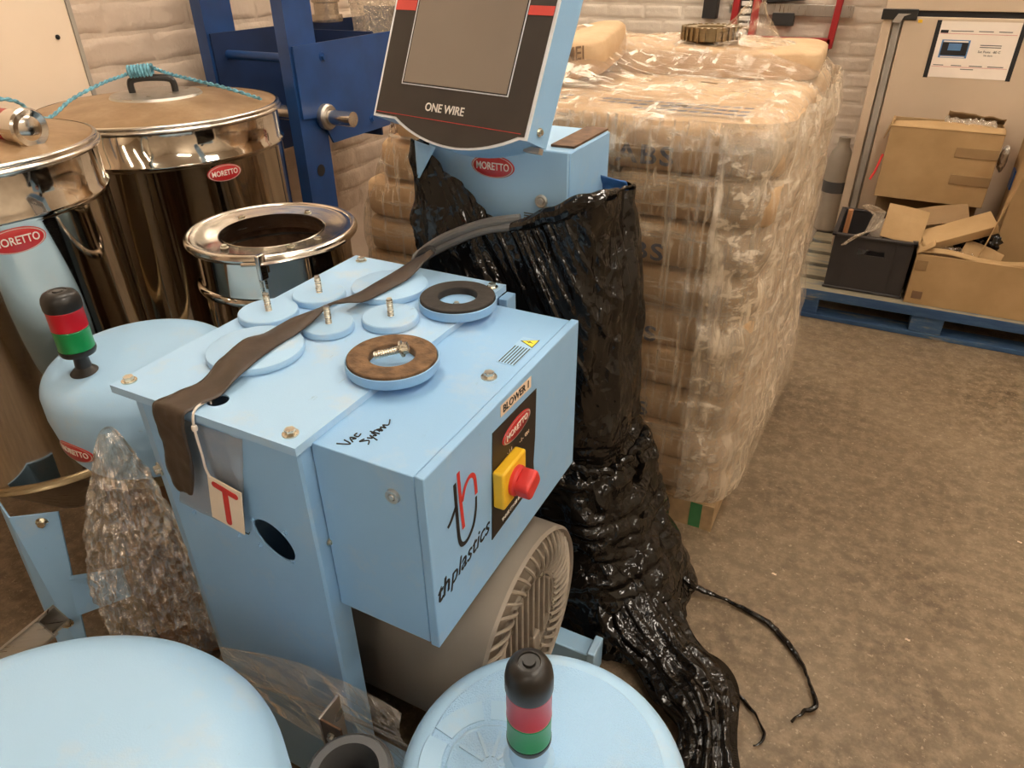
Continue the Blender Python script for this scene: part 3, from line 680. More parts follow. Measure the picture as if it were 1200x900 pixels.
# embossed arc segments and ring
def seg(r0, r1, a0, a1, z, nm, h=.0022):
    b = MB(); n = 14; vs = []
    for k in range(n+1):
        a = a0+(a1-a0)*k/n
        for r, zz in ((r0, z), (r0+.002, z+h), (r1-.002, z+h), (r1, z)): vs.append((e[0]+r*math.cos(a), e[1]+r*math.sin(a), zz))
    fs = [(4*k+j, 4*k+j+1, 4*k+j+5, 4*k+j+4) for k in range(n) for j in range(3)] + [(0, 1, 2, 3), (4*n, 4*n+1, 4*n+2, 4*n+3)]
    b.add(vs, fs).build(nm, 'blue_dome', D3, angle=.4)
seg(.058, .062, 0, 2*PI-.001, .5485, 'embossed_ring')
for a0, a1 in ((25, 62), (70, 118), (126, 172), (180, 226), (234, 280)): seg(.066, .100, R_(a0), R_(a1), .5462, 'embossed_segment', .004)
for k in range(5): 
    a = R_(30+k*36); b = MB().box((.012, -.002, .549), (.052, .002, .5515)); M = Matrix.Translation((e[0], e[1], 0)) @ Matrix.Rotation(a, 4, 'Z'); b.v = [tuple(M@Vector(q)) for q in b.v]; b.build('embossed_spoke', 'blue_dome', D3)
beacon(D3, (-.250, .516), .0305, (.549, .604, .650, .702, .754), 'blue')

# big smooth dome
D2 = thing('domed_hopper', 'large smooth light blue dome without beacon, dusty on top', 'machine', (-.69, .095, 0))
c2 = (-.69, .095)
MB().lathe(dome_prof(.305, .36, .715, .085, crown=.014), (*c2, 0), 96).build('dome_cover', 'blue_dome', D2)
MB().lathe([(0, .001), (.2, .001), (.22, .01), (.28, .358), (.27, .362)], (*c2, 0), 48).build('hopper_body', 'steel', D2)
a = R_(36); q = Vector((c2[0]+.300*math.cos(a), c2[1]+.300*math.sin(a), .575))
b = MB().lathe([(.030, -.03), (.030, .004), (.024, .010), (.019, .010), (.017, -.004), (0, -.004)], (0, 0, 0), 28, 'X'); M = Matrix.Translation(q) @ Matrix.Rotation(a, 4, 'Z'); b.v = [tuple(M@Vector(p_)) for p_ in b.v]; b.build('side_port', 'blue_dome', D2)
# steel pipe clamp and bracket between the domes
o = thing('pipe_coupling', 'short steel pipe coupling with dark band between the two front domes', 'pipe', (-.47, .37, .5))
P0, P1 = Vector((-.462, .345, .44)), Vector((-.466, .372, .560))
b = MB().lathe([(.055, -.25), (.055, .0), (.059, .004), (.059, .02), (.054, .026), (.042, .026), (.042, -.03)], (-.462, .388, .520), 40); b.build('pipe', 'cable_grey', o)
MB().lathe([(.0595, -.012), (.062, -.010), (.062, .016), (.0595, .018)], (-.462, .388, .522), 40).build('band', 'cable_grey', o)
MB().lathe([(.054, -.29), (.063, -.29), (.063, -.25), (.054, -.25)], (-.462, .388, .535), 40).build('flange', 'steel', o)
o = thing('angle_bracket', 'small rusty angle bracket standing behind the large smooth dome', 'bracket', (-.57, .47, .44))
MB().box((-.575, .452, .30), (-.535, .456, .50)).build('plate', 'rust', o, bevel=.001)
MB().box((-.579, .452, .30), (-.575, .50, .50)).build('flange', 'steel_satin', o, bevel=.001)
bolt((-.555, .452, .47), (0, -1, 0), o, .007)

# ================================================================== TANKS
def tank(name, lab, c, R, z0, z1, lid, badge_a, badge_z, glass_a=None, glass_z=None, bw=.11):
    T = thing(name, lab, 'tank', (*c, 0))
    MB().lathe([(R*.985, z0), (R*.985, z1-.115), (R*.995, z1-.11), (R*1.004, z1-.104), (R*1.004, z1-.098), (R*.985, z1-.09), (R*.985, z1-.012)], (*c, 0), 96).build('tank_wall', 'steel', T, angle=.9)
    P = []
    for k in range(9): a = -PI/2+PI*k/8; P.append((R*.985+.012*math.cos(a)+.002, z1-.006+.008*math.sin(a)))
    MB().lathe(P, (*c, 0), 96).build('top_rim', 'steel_bright', T, angle=2)
    lh = .034
    LP = [(R*.99, z1+.001), (R*1.0, z1+.004), (R*.99, z1+.009), (R*.96, z1+.012)] + [(R*.96*(1-s/8), z1+.012+lh*(1-(1-s/8)**1.6)) for s in range(1, 9)]
    ld = MB().lathe(LP, (*c, 0), 96).build('lid', 'dusty_lid', T, angle=.9)
    MB().lathe([(R*.985, z1-.001), (R*1.012, z1+.003), (R*1.012, z1+.009), (R*.985, z1+.011)], (*c, 0), 96).build('lid_band', 'steel_bright', ld, angle=2)
    MB().lathe([(R*.93, z0), (R*1.01, z0-.006), (R*1.03, z0), (R*1.01, z0+.012), (R*.98, z0+.014)], (*c, 0), 96).build('bottom_ring', 'brass_dull', T, angle=1.2)
    MB().lathe([(R*.95, z0), (R*.3, z0-.22), (.06, z0-.24), (0, z0-.24)], (*c, 0), 64).build('cone', 'steel_satin', T)
    badge(curved(c, R*.986, badge_a, badge_z), bw, T)
    if glass_a is not None:
        Rg = .05; fn = curved(c, R*.985, glass_a, glass_z)
        # short sight-glass spigot: a rimmed tube standing out of the wall, its mouth turned up
        d = Vector((math.cos(glass_a), math.sin(glass_a), 0)); q = Vector((c[0], c[1], glass_z)) + d*(R*.985)
        M = frame(q, d.cross(Vector((0, 0, -1))), (0, 0, 1))
        sp = MB(); n = 32; prof = [(Rg*.95, -.03), (Rg*.95, .012), (Rg*1.12, .016), (Rg*1.14, .020), (Rg*1.06, .023), (Rg*.86, .022), (Rg*.82, .012), (0, .010)]
        sp.lathe(prof, (0, 0, 0), n); sp.v = [tuple(M@Vector(p_)) for p_ in sp.v]; sp.build('sight_glass_ring', 'steel_bright', T, angle=1)
    return T, ld
T2, l2 = tank('steel_tank', 'tall polished steel tank with domed lid and black handle by the blue rack', (-2.055, 1.585), .355, .42, 1.095, True, R_(-16), .955, None, None, .105)
c = (-2.055, 1.585)
MB().lathe([(.001, 1.143), (.09, 1.142), (.13, 1.140), (.135, 1.132)], (*c, 0), 48).build('lid_plate', 'alloy', l2)
hd = [(-2.11, 1.545, 1.155), (-2.11, 1.545, 1.185), (-2.10, 1.552, 1.198), (-2.06, 1.58, 1.202), (-2.02, 1.612, 1.198), (-2.01, 1.62, 1.185), (-2.01, 1.62, 1.155)]
hd = [(x, y, z_-.018) for x, y, z_ in hd]
MB().tube(spline(hd, 5), .010, 10).build('handle', 'black_plastic', l2)
for k in range(3):
    a = 2*PI*k/3+.5; MB().box((c[0]+.31*math.cos(a)-.02, c[1]+.31*math.sin(a)-.02, 0), (c[0]+.31*math.cos(a)+.02, c[1]+.31*math.sin(a)+.02, .43)).build('leg', 'blue_paint', T2)
T1, l1 = tank('steel_tank', 'polished steel tank with dusty lid and latch drum, nearest the white wall board', (-1.83, .85), .295, .42, 1.145, True, R_(-14), 1.005, None, None, .115)
# motor drum lying on the lid of tank 1
o = thing('lid_latch', 'chromed lid latch drum with dark red body on the dusty tank lid', 'latch', (-1.68, .88, 1.2))
b = MB().lathe([(0, .0), (.045, .0), (.05, .006), (.045, .012), (.03, .008), (.018, .014), (0, .014)], (0, 0, 0), 32, 'X'); M = Matrix.Translation((-1.605, .912, 1.197)) @ Matrix.Rotation(R_(2), 4, 'Z') @ Matrix.Scale(.82, 4); b.v = [tuple(M@Vector(p_)) for p_ in b.v]; b.build('end_cap', 'steel_bright', o)
b = MB().lathe([(.045, -.05), (.045, .0)], (0, 0, 0), 32, 'X'); b.v = [tuple(M@Vector(p_)) for p_ in b.v]; b.build('chrome_sleeve', 'steel_bright', o)
b = MB().lathe([(0, -.22), (.042, -.22), (.042, -.05), (0, -.05)], (0, 0, 0), 32, 'X'); b.v = [tuple(M@Vector(p_)) for p_ in b.v]; b.build('drum_body', 'red_frame', o)
b = MB().box((-.20, -.03, -.052), (.0, .03, -.030)); b.v = [tuple(M@Vector(p_)) for p_ in b.v]; b.build('foot', 'steel_satin', o)
# stand leg of tank 1
L1 = thing('tank_stand', 'blue folded steel stand leg with bolts under the dusty lidded tank', 'stand', (-1.5, .58, 0))
b = MB(); b.add([(-1.655, .585, .425), (-1.57, .560, .425), (-1.49, .622, .425), (-1.60, .565, .02), (-1.50, .508, .02), (-1.42, .520, .02)], [(0, 1, 4, 3), (1, 2, 5, 4)]); b.build('leg_plate', 'blue_paint', L1, smooth=False, solid=.004)
b = MB(); b.add([(-1.455, .575, .28), (-1.37, .645, .28), (-1.37, .645, .20), (-1.43, .55, .20)], [(0, 1, 2, 3)]); b.build('brace', 'blue_paint', L1, smooth=False, solid=.02)
bolt((-1.515, .592, .405), (.6, -.8, 0), L1, .011); bolt((-1.445, .524, .18), (.6, -.8, 0), L1, .011)
# aluminium channel lying on top of things at the left
o = thing('alloy_channel', 'open aluminium channel profile lying tilted behind the large smooth dome', 'profile', (-1.16, .35, .5))
d = (Vector((-1.135, .385, .517))-Vector((-1.185, .325, .468))).normalized()
M = frame((-1.135, .388, .512), d, Vector((.75, -.45, .55)))
b = MB()
for lo, hi in (((-.45, -.030, -.002), (0, .030, .002)), ((-.45, -.030, -.002), (0, -.026, .040)), ((-.45, .026, -.002), (0, .030, .040)), ((-.45, -.030, .036), (0, -.016, .040)), ((-.45, .016, .036), (0, .030, .040))): b.box(lo, hi, M)
b.build('profile', 'alloy', o, smooth=False)

# open pot
P_ = thing('open_steel_pot', 'open polished steel pot with clamp ring and flanged mouth', 'pot', (-1.362, 1.290, 0))
c = (-1.362, 1.290); R = .205; z = .90
MB().lathe([(R*.94, .30), (R*.94, z-.135), (R*.96, z-.13), (R*1.0, z-.128), (R*1.01, z-.12), (R*.99, z-.113), (R*.95, z-.11), (R*.94, z-.10), (R*.94, z-.012)], (*c, 0), 80).build('pot_wall', 'steel', P_, angle=.9)
P = [(R+.010*math.cos(a), z-.006+.012*math.sin(a)) for a in [PI*2*k/12 for k in range(13)]]
MB().lathe(P, (*c, 0), 80).build('clamp_ring', 'steel_bright', P_, angle=3)
MB().lathe([(R*.99, z+.002), (R*.90, z+.001), (R*.84, z-.006), (R*.66, z-.004), (R*.645, z-.006), (R*.645, z-.04), (R*.63, z-.04), (R*.63, z-.002)], (*c, 0), 80).build('flange', 'steel_bright', P_, angle=.8)
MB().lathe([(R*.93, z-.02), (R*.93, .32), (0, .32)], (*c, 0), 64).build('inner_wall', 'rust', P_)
MB().lathe([(R*.92, z-.075), (R*.90, z-.072), (R*.88, z-.078)], (*c, 0), 64).build('inner_ledge', 'steel_bright', P_)
for a in (R_(95), R_(165), R_(265), R_(0), R_(330)): bolt((c[0]+R*.73*math.cos(a), c[1]+R*.73*math.sin(a), z-.004), (0, 0, 1), P_, .008)
lt = MB().box((c[0]+R*.60, c[1]-R*.92, z-.05), (c[0]+R*.66, c[1]-R*.80, z+.012)).build('clamp_lug', 'steel_bright', P_, bevel=.003)
MB().tube(spline([(c[0]+R*.45, c[1]-R*.98, z-.012), (c[0]+R*.75, c[1]-R*.78, z-.01), (c[0]+R*1.05, c[1]-R*.25, z-.008), (c[0]+R*1.10, c[1]+R*.05, z-.004)], 6), .005, 8).build('clamp_lever', 'steel_bright', P_)
MB().tube([(c[0]+R*.60, c[1]-R*.88, z-.045), (c[0]+R*.60, c[1]-R*.88, z-.09)], .004, 8).build('clamp_screw', 'bolt_zinc', P_)
MB().lathe([(0, .001), (.12, .001), (.14, .03), (R*.93, .30)], (*c, 0), 48).build('pot_base', 'steel_satin', P_)

# twine tied to the handle
TW = thing('twine', 'blue twisted twine knotted round the black tank lid handle', 'twine', (-2.06, 1.58, 1.2))
path = spline([(-1.90, .93, 1.225), (-1.93, 1.08, 1.205), (-2.03, 1.205, 1.132), (-2.08, 1.33, 1.160), (-2.115, 1.46, 1.182), (-2.105, 1.535, 1.196), (-2.08, 1.566, 1.212)], 20)
for ph in (0, PI):
    q2 = []
    for i, q in enumerate(path):
        a = i*.9+ph; q2.append(q + Vector((math.cos(a)*.0028, 0, math.sin(a)*.0028)))
    MB().tube(q2, .0030, 6).build('strand', 'twine_blue', TW)
path = spline([(-2.05, 1.59, 1.212), (-2.03, 1.63, 1.190), (-1.96, 1.66, 1.172), (-1.86, 1.69, 1.150), (-1.77, 1.73, 1.120)], 20)
for ph in (0, PI):
    MB().tube([q+Vector((math.cos(i*.9+ph)*.0035, 0, math.sin(i*.9+ph)*.0035)) for i, q in enumerate(path)], .0030, 6).build('strand', 'twine_blue', TW)
kp = []
for k in range(60):
    a = k*.75; s = k/59; q = Vector((-2.105, 1.548, 1.201)).lerp(Vector((-2.05, 1.588, 1.205)), s); kp.append(q + Vector((math.sin(a)*.009, -math.sin(a)*.011, math.cos(a)*.016)))
MB().tube(kp, .005, 6).build('knot', 'twine_blue', TW)
MB().tube(spline([(-1.90, .93, 1.225), (-1.95, .90, 1.235), (-1.98, .86, 1.22), (-1.99, .82, 1.215)], 6), .010, 8).build('loose_end', 'twine_blue', TW)

# ================================================================== BLUE RACK
RK = thing('steel_rack', 'dark blue steel rack frame with side plates and a polished axle', 'rack', (-2.09, 2.3, 0))
for x, m_ in ((-1.90, 'navy_paint'), (-2.28, 'navy_paint')):
    b = MB().box((x-.005, 2.025, 0), (x, 2.165, 2.1)); b.box((x-.05, 2.025, 0), (x-.005, 2.032, 2.1)); b.build('upright', m_, RK, smooth=False)
b = MB().prism([(2.035, 1.232), (2.95, 1.236), (2.95, .885), (2.18, .885), (2.13, .985), (2.035, .995)], frame((-1.898, 0, 0), (0, 1, 0), (0, 0, 1)), .008); b.build('side_plate', 'navy_paint', RK, smooth=False)
b = MB().prism([(2.035, 1.26), (3.0, 1.26), (3.0, .80), (2.035, .80)], frame((-2.278, 0, 0), (0, 1, 0), (0, 0, 1)), .008); b.build('side_plate', 'navy_dark', RK, smooth=False)
MB().box((-2.27, 2.5, .85), (-1.905, 2.51, 1.24)).build('inner_plate', 'navy_dark', RK, smooth=False)
MB().box((-2.27, 2.94, .85), (-1.905, 2.95, 1.30)).build('inner_plate', 'navy_dark', RK, smooth=False)
MB().tube([(-2.27, 2.10, 1.185), (-1.90, 2.10, 1.185)], .016, 14).build('cross_bar', 'navy_paint', RK)
MB().box((-1.925, 2.075, 1.05), (-1.915, 2.115, 1.215)).build('grey_bracket', 'steel_satin', RK, bevel=.004)
MB().tube([(-2.27, 2.15, .985), (-1.76, 2.15, .985)], .027, 24).build('axle', 'steel_bright', RK)
MB().lathe([(.028, .0), (.046, .0), (.046, .018), (.040, .026), (.028, .026)], (-1.890, 2.15, .985), 28, 'X').build('axle_collar', 'steel_satin', RK)
bolt((-1.890, 2.18, 1.185), (1, 0, 0), RK, .014, mat='navy_paint'); bolt((-1.890, 2.43, .93), (1, 0, 0), RK, .014, mat='navy_paint')
b = MB().lathe([(0, .001), (.022, .001)], (-1.899, 2.095, .80), 20, 'X'); b.build('plate_hole', 'black_print', RK, smooth=False)
for y in (2.60, 2.66): MB().box((-1.93, y, 0), (-1.91, y+.025, .90)).build('rear_leg', 'navy_dark', RK)
MB().tube(spline([(-2.0, 2.78, 1.24), (-2.0, 2.78, 1.29), (-1.99, 2.82, 1.30), (-1.99, 2.85, 1.24)], 5), .012, 8).build('hook', 'black_plastic', RK)
# bubble wrap and clear fitting on the rack
def bw_pt(u, v):
    a = 2*PI*u; r = .13+.03*nz((math.cos(a)*2, math.sin(a)*2, v*3), 1.3); z = 1.02+v*.55
    return Vector((-2.05+r*math.cos(a)*1.0, 2.80+r*1.0*math.sin(a), z)) + Vector((1, 1, 0))*.006*abs(math.sin(u*120)*math.sin(v*90))
tag(MB().grid(bw_pt, 90, 60, True).build('bubble_wrap_roll', 'bubble_wrap'), 'roll of clear bubble wrap standing in the blue rack', 'bubble wrap')
o = thing('clear_fitting', 'clear plastic tube fitting with rings hanging on the blue rack plate', 'fitting', (-2.2, 2.62, 1.27))
MB().lathe([(.050, 1.262), (.062, 1.262), (.064, 1.275), (.062, 1.288), (.050, 1.290), (.050, 1.33), (.058, 1.335), (.058, 1.36), (.05, 1.365), (.048, 1.60)], (-2.20, 2.60, 0), 28).build('fitting_body', 'clear_plastic', o, solid=.003)

# clear film clump beside the stand
def clump(u, v):
    a = 2*PI*u; s = v
    cx = -1.062+.035*s; cy = .560-.060*s; z = .82-.50*s
    R = (.014+.078*min(1, s*1.9)**.8)*(1+.10*math.sin(3*a+5*s)); 
    fold = .022*abs(nz((math.cos(a)*5, math.sin(a)*5, s*4), 1.2)) + .016*abs(nz((math.cos(a)*13, math.sin(a)*13, s*11), 1)) + .010*nz((math.cos(a)*26, math.sin(a)*26, s*34), 1)
    R += fold*min(1, s*4); return Vector((cx+R*math.cos(a)*.72, cy+R*math.sin(a)*.85, z))
tag(MB().grid(clump, 84, 84, True).build('film_bundle', 'film_clump', smooth=False), 'crumpled clear plastic film bundle hanging against the blue stand side', 'plastic film')
# clear film stretched low across the stand front
def band(u, v):
    x = -.93 + .485*u; z = .375 + .175*u - v*(.125+.075*u); y = .535 - .045*u*u + .012*math.sin(v*9+u*3) + .010*abs(nz((u*2, v*26, 5)))
    return Vector((x, y, z + .01*nz((u*2, v*6, 1))))
tag(MB().grid(band, 60, 60).build('stretch_film_band', 'film_band'), 'clear stretch film band pulled across the foot of the blue stand', 'plastic film')

# ================================================================== COLUMN WITH SCREEN
CO = thing('control_column', 'light blue control column with tilted touch screen, wrapped in black film', 'machine', (-.71, 1.42, 0))
MB().box((-.87, 1.30, .80), (-.548, 1.52, 1.168)).build('head_box', 'blue_pale', CO, bevel=.003)
MB().box((-.5475, 1.302, .83), (-.545, 1.518, 1.166)).build('side_cover', 'blue_paint', CO, bevel=.002)
MB().box((-.85, 1.30, .10), (-.56, 1.52, .80)).build('column_body', 'blue_pale', CO)
MB().box((-.88, 1.27, .001), (-.50, 1.55, .10)).build('column_base', 'blue_pale', CO)
badge(flat(frame((-.716, 1.2995, 1.124), (1, 0, 0), (0, 0, 1))), .100, CO, .046)
MB().lathe([(0, -.008), (.006, -.008), (.007, -.005), (.011, -.006), (.0135, -.004), (.0135, 0), (.013, .003)], (-.605, 1.30, 1.066), 28, 'Y').build('lock', 'alloy', CO)
b = MB()
for k in range(5): b.box((-.645, 1.2988, 1.036-.0052*k), (-.585, 1.2998, 1.038-.0052*k))
b.build('rating_plate', 'cable_grey', CO, smooth=False)
MB().box((-.60, 1.33, 1.1685), (-.55, 1.52, 1.173)).build('foam_strip', 'rust', CO)
# monitor: plane through its lower left corner, yawed and tilted back
ex = Vector((.378, -.078, 0)).normalized(); ey = Vector((.045, .085, .2)); ey = (Vector((0, .09, .2)) - ex*Vector((0, .09, .2)).dot(ex)).normalized()
MO = Matrix((ex, ey, ex.cross(ey))).transposed().to_4x4(); MO.translation = Vector((-.930, 1.2, 1.225))
W = .386
arc = []
hw = .155; sag = .036; Rr = (hw*hw+sag*sag)/(2*sag); xc = .215
for k in range(21):
    u = -hw+2*hw*k/20; arc.append((xc+u, -(math.sqrt(Rr*Rr-u*u)-(Rr-sag))))
out = [(0, .36), (0, 0), (.052, .0)] + arc[0:] + [(W, 0), (W, .36)]
out = [(0, .36), (0, 0)] + [(x, y) for x, y in arc] + [(W, 0), (W, .36)]
MB().prism(out, MO @ Matrix.Translation((0, 0, -.062)), .060).build('screen_housing', 'blue_paint', CO, smooth=False)
MB().prism(out, MO @ Matrix.Translation((0, 0, -.003)), .003).build('screen_trim', 'bezel_edge', CO, smooth=False)
inn = [(.006, .352), (.006, .005)] + [(xc+(x-xc)*.97, y+.004) for x, y in arc] + [(W-.006, .005), (W-.006, .352)]
bz = MB().prism(inn, MO, .0012).build('screen_bezel', 'screen_bezel', CO, smooth=False)
def mrect(x0, y0, x1, y1, z, mat, nm, d=.0008): return MB().prism([(x0, y0), (x1, y0), (x1, y1), (x0, y1)], MO @ Matrix.Translation((0, 0, z)), d).build(nm, mat, bz, smooth=False)
mrect(.062, .066, .326, .33, .0012, 'bezel_edge', 'screen_frame'); mrect(.065, .068, .324, .33, .0018, 'black_print', 'screen_gap'); mrect(.068, .070, .322, .328, .0024, 'screen_glass', 'display')
mrect(.006, .199, .060, .217, .0014, 'bezel_red', 'red_stripe'); mrect(.328, .201, .380, .216, .0014, 'bezel_red', 'red_stripe')
mrect(.008, .009, .372, .0100, .0014, 'red_print', 'fine_line', .0003)
lettering('ONE WIRE', .021, flat(MO @ Matrix.Translation((.186, .030, .0020))), 'white_print', bz, bold=.012, sx=.98)
bolt((MO @ Vector((W, .022, -.030))), ex, CO, .006)
b = MB(); b.box((.352, -.012, -.055), (.386, -.002, -.042), MO); b.build('tilt_bracket', 'alloy', CO, smooth=False)
MB().tube([(-.74, 1.34, 1.165), (-.74, 1.30, 1.215)], .022, 16).build('neck', 'black_plastic', CO)
for k in range(2):
    MB().tube(spline([(-.635+.02*k, 1.262, 1.037-.012*k), (-.707, 1.245, 1.022-.014*k), (-.793, 1.232, .985-.018*k), (-.852, 1.222, .945-.016*k), (-.870, 1.212, .915-.014*k), (-.875, 1.206, .80), (-.88, 1.20, .55)], 7), .0095, 10).build('cable', 'hose_grey', CO)
MB().tube(spline([(-.800, 1.175, .970), (-.835, 1.20, .950), (-.865, 1.215, .915)], 5), .012, 8).build('cable_tie', 'black_print', CO)

# black wrap
BW = thing('black_wrap', 'glossy black plastic wrap gathered round the control column and trailing on the floor', 'plastic wrap', (-.62, 1.4, 0))
top_ = [(-.892, 1.272, 1.165), (-.862, 1.262, 1.150), (-.80, 1.262, 1.108), (-.725, 1.262, 1.054), (-.655, 1.262, 1.012), (-.59, 1.258, 1.040), (-.525, 1.262, 1.072), (-.475, 1.30, 1.088), (-.468, 1.40, 1.080), (-.478, 1.50, 1.062), (-.55, 1.56, 1.05), (-.70, 1.57, 1.06), (-.85, 1.56, 1.10), (-.90, 1.47, 1.13), (-.905, 1.36, 1.15)]
mid = [(-.90, 1.262, .70), (-.86, 1.25, .70), (-.80, 1.247, .70), (-.725, 1.245, .70), (-.655, 1.242, .70), (-.58, 1.238, .70), (-.50, 1.245, .70), (-.435, 1.30, .70), (-.423, 1.40, .70), (-.435, 1.50, .70), (-.53, 1.57, .70), (-.70, 1.58, .70), (-.85, 1.57, .70), (-.915, 1.47, .70), (-.92, 1.36, .70)]
cin = [(-.89, 1.255, .50), (-.86, 1.245, .50), (-.80, 1.242, .50), (-.725, 1.240, .50), (-.655, 1.235, .50), (-.57, 1.230, .50), (-.47, 1.24, .50), (-.415, 1.30, .50), (-.402, 1.40, .50), (-.415, 1.50, .50), (-.52, 1.57, .50), (-.70, 1.58, .50), (-.85, 1.57, .50), (-.91, 1.47, .50), (-.91, 1.36, .50)]
low = [(-.88, 1.25, .24), (-.85, 1.24, .24), (-.79, 1.235, .24), (-.71, 1.230, .24), (-.63, 1.222, .24), (-.52, 1.20, .24), (-.40, 1.21, .24), (-.33, 1.28, .24), (-.315, 1.40, .24), (-.34, 1.51, .24), (-.48, 1.58, .24), (-.68, 1.59, .24), (-.84, 1.58, .24), (-.90, 1.47, .24), (-.90, 1.36, .24)]
bot = [(-.88, 1.24, .004), (-.85, 1.23, .004), (-.78, 1.22, .004), (-.69, 1.21, .004), (-.60, 1.19, .004), (-.47, 1.15, .004), (-.30, 1.13, .004), (-.21, 1.25, .004), (-.205, 1.42, .004), (-.27, 1.55, .004), (-.45, 1.61, .004), (-.66, 1.61, .004), (-.84, 1.60, .004), (-.91, 1.47, .004), (-.91, 1.36, .004)]
secs = [[Vector(q) for q in s_] for s_ in (top_, mid, cin, low, bot)]; lv = [0, .34, .54, .78, 1]
def sec_pt(s_, u):
    n = len(s_); x = u*n; i = int(x) % n; f = x-int(x)
    p0, p1, p2, p3 = s_[(i-1) % n], s_[i], s_[(i+1) % n], s_[(i+2) % n]
    return .5*((2*p1)+(p2-p0)*f+(2*p0-5*p1+4*p2-p3)*f*f+(3*p1-p0-3*p2+p3)*f**3)
def wrap_pt(u, v):
    for k in range(4):
        if v <= lv[k+1]+1e-9: break
    f = (v-lv[k])/(lv[k+1]-lv[k]); f = f*f*(3-2*f)*.5+f*.5
    q = sec_pt(secs[k], u).lerp(sec_pt(secs[k+1], u), f)
    d = Vector((q.x+.66, q.y-1.42, 0)); d.normalize()
    front = max(0, -d.y); right = max(0, d.x)
    pp = q.x*.90+q.z*.48; al = q.x*.48-q.z*.9
    rd = lambda n_: (1-min(1, abs(n_)*2.4))**2.5
    pleat = rd(nz((pp*17, al*1.2, 1.3)))*.016 + rd(nz((pp*40, al*1.6, 4.3)))*.008 + .010*nz((pp*8, al*3, 2))
    vert = abs(nz((q.x*16+q.y*16, q.z*2.0, 2)))*.026 + abs(nz((q.x*44+q.y*40, q.z*5, 6)))*.006
    crumple = abs(nz((q.x, q.y, q.z*.6), 9, 3))*.022 + abs(nz((q.x, q.y, q.z*.5), 24, 8))*.006
    crumple += (abs(nz((q.x*9+q.y*4, q.y*7, q.z*26), 1, 12))*.020 + abs(nz((q.x*26, q.y*26, q.z*50), 1, 15))*.006)*max(0, min(1, (.62-q.z)/.2))
    w1 = min(1, max(0, (q.z-.55)/.2))
    amp = (pleat*front + vert*right)*w1 + crumple*(1-.45*w1*front) + .016*nz(q, 7, 5)*(1-w1*.6)
    hem = .010*math.sin(u*90+3*nz(q, 10))*max(0, 1-v*9)
    pinch = -.018*math.exp(-((q.z-.47)/.03)**2)*right
    q = q + d*(amp*1.15+pinch-.006) + Vector((0, 0, hem*.3))
    if q.z < .003: q.z = .003
    return q
MB().grid(wrap_pt, 330, 230, True).build('wrap_body', 'black_film', BW, angle=3)
# gathered roll along the top hem at the shoulder
hem = [(-.66, 1.255, 1.014), (-.59, 1.248, 1.044), (-.525, 1.252, 1.076), (-.480, 1.285, 1.090), (-.470, 1.38, 1.084), (-.476, 1.50, 1.064)]
MB().tube([q+Vector((0, 0, .006*nz(q, 30))) for q in spline(hem, 10)], .012, 10, lambda s: .004+.014*math.sin(PI*min(1, s*1.2+.02))**.7).build('hem_roll', 'black_film', BW)
# tie rope
tie = [(-.52, 1.222, .50), (-.45, 1.228, .475), (-.395, 1.275, .470), (-.372, 1.36, .485), (-.368, 1.42, .50)]
MB().tube([q+Vector((.004*math.sin(i*1.3), 0, .005*math.cos(i*1.3))) for i, q in enumerate(spline(tie, 12))], .010, 8).build('tie_cord', 'black_film', BW)
MB().tube([q+Vector((.003*math.sin(i*1.1), 0, .003*math.cos(i*1.7))) for i, q in enumerate(spline([(-.374, 1.36, .485), (-.360, 1.37, .43), (-.366, 1.37, .37), (-.345, 1.36, .32), (-.335, 1.34, .30)], 8))], .009, 8).build('tie_end', 'black_film', BW)
# blue film glimpsed at the column edges
b = MB().grid(lambda u, v: Vector((-.905+.004*nz((u*5, v*5, 0)), 1.30+.10*u, 1.10-.22*v)), 8, 14); b.build('blue_liner', 'blue_film', BW, solid=.002)
b = MB().grid(lambda u, v: Vector((-.544+.050*u+.003*nz((u*5, v*4, 1)), 1.50+.03*u-.03*v, 1.03+.055*v*(1-.3*u)+.004*nz((u*5, v*5, 3)))), 12, 12); b.build('blue_liner', 'blue_film', BW, solid=.002)
b = MB().grid(lambda u, v: Vector((-.876+.05*u*(1-v), 1.258-.003*nz((u*9, v*9, 2)), 1.17-.075*v-.01*u)), 6, 10); b.build('torn_flap', 'blue_pale', BW, solid=.001)
# tail lying on the floor
tail = spline([(-.33, 1.25, .12), (-.25, 1.20, .07), (-.17, 1.145, .05), (-.095, 1.085, .045), (-.05, .99, .045), (-.03, .88, .04), (-.03, .80, .02)], 16)
def tail_pt(u, v):
    x_ = v*(len(tail)-1); i = min(int(x_), len(tail)-2); q = tail[i].lerp(tail[i+1], x_-i); d = (tail[min(int(x_+4), len(tail)-1)].lerp(tail[min(int(x_+4)+1, len(tail)-1)], x_-int(x_))-tail[max(int(x_-4), 0)].lerp(tail[max(int(x_-4), 0)+1], x_-int(x_))).normalized()
    sd = d.cross(Vector((0, 0, 1))).normalized(); up = sd.cross(d); a = 2*PI*u
    wd = (.115-.050*v+.014*math.sin(v*17)) * (1 if v < .9 else (1-v)*10+.001)
    r = 1+.75*abs(nz((math.cos(a)*2.6, math.sin(a)*2.6, v*2), 1.3, 2))+.35*abs(nz((math.cos(a)*7, math.sin(a)*7, v*3.5), 1, 9))-.15
    p_ = q + sd*(wd*r*math.cos(a)*.72) + up*(.036*r*math.sin(a)*(1 if v < .9 else (1-v)*10))
    p_.z = max(.003+.001*math.sin(u*9), p_.z); return p_
MB().grid(tail_pt, 80, 140, True).build('wrap_tail', 'black_film', BW, angle=3)
o = BW
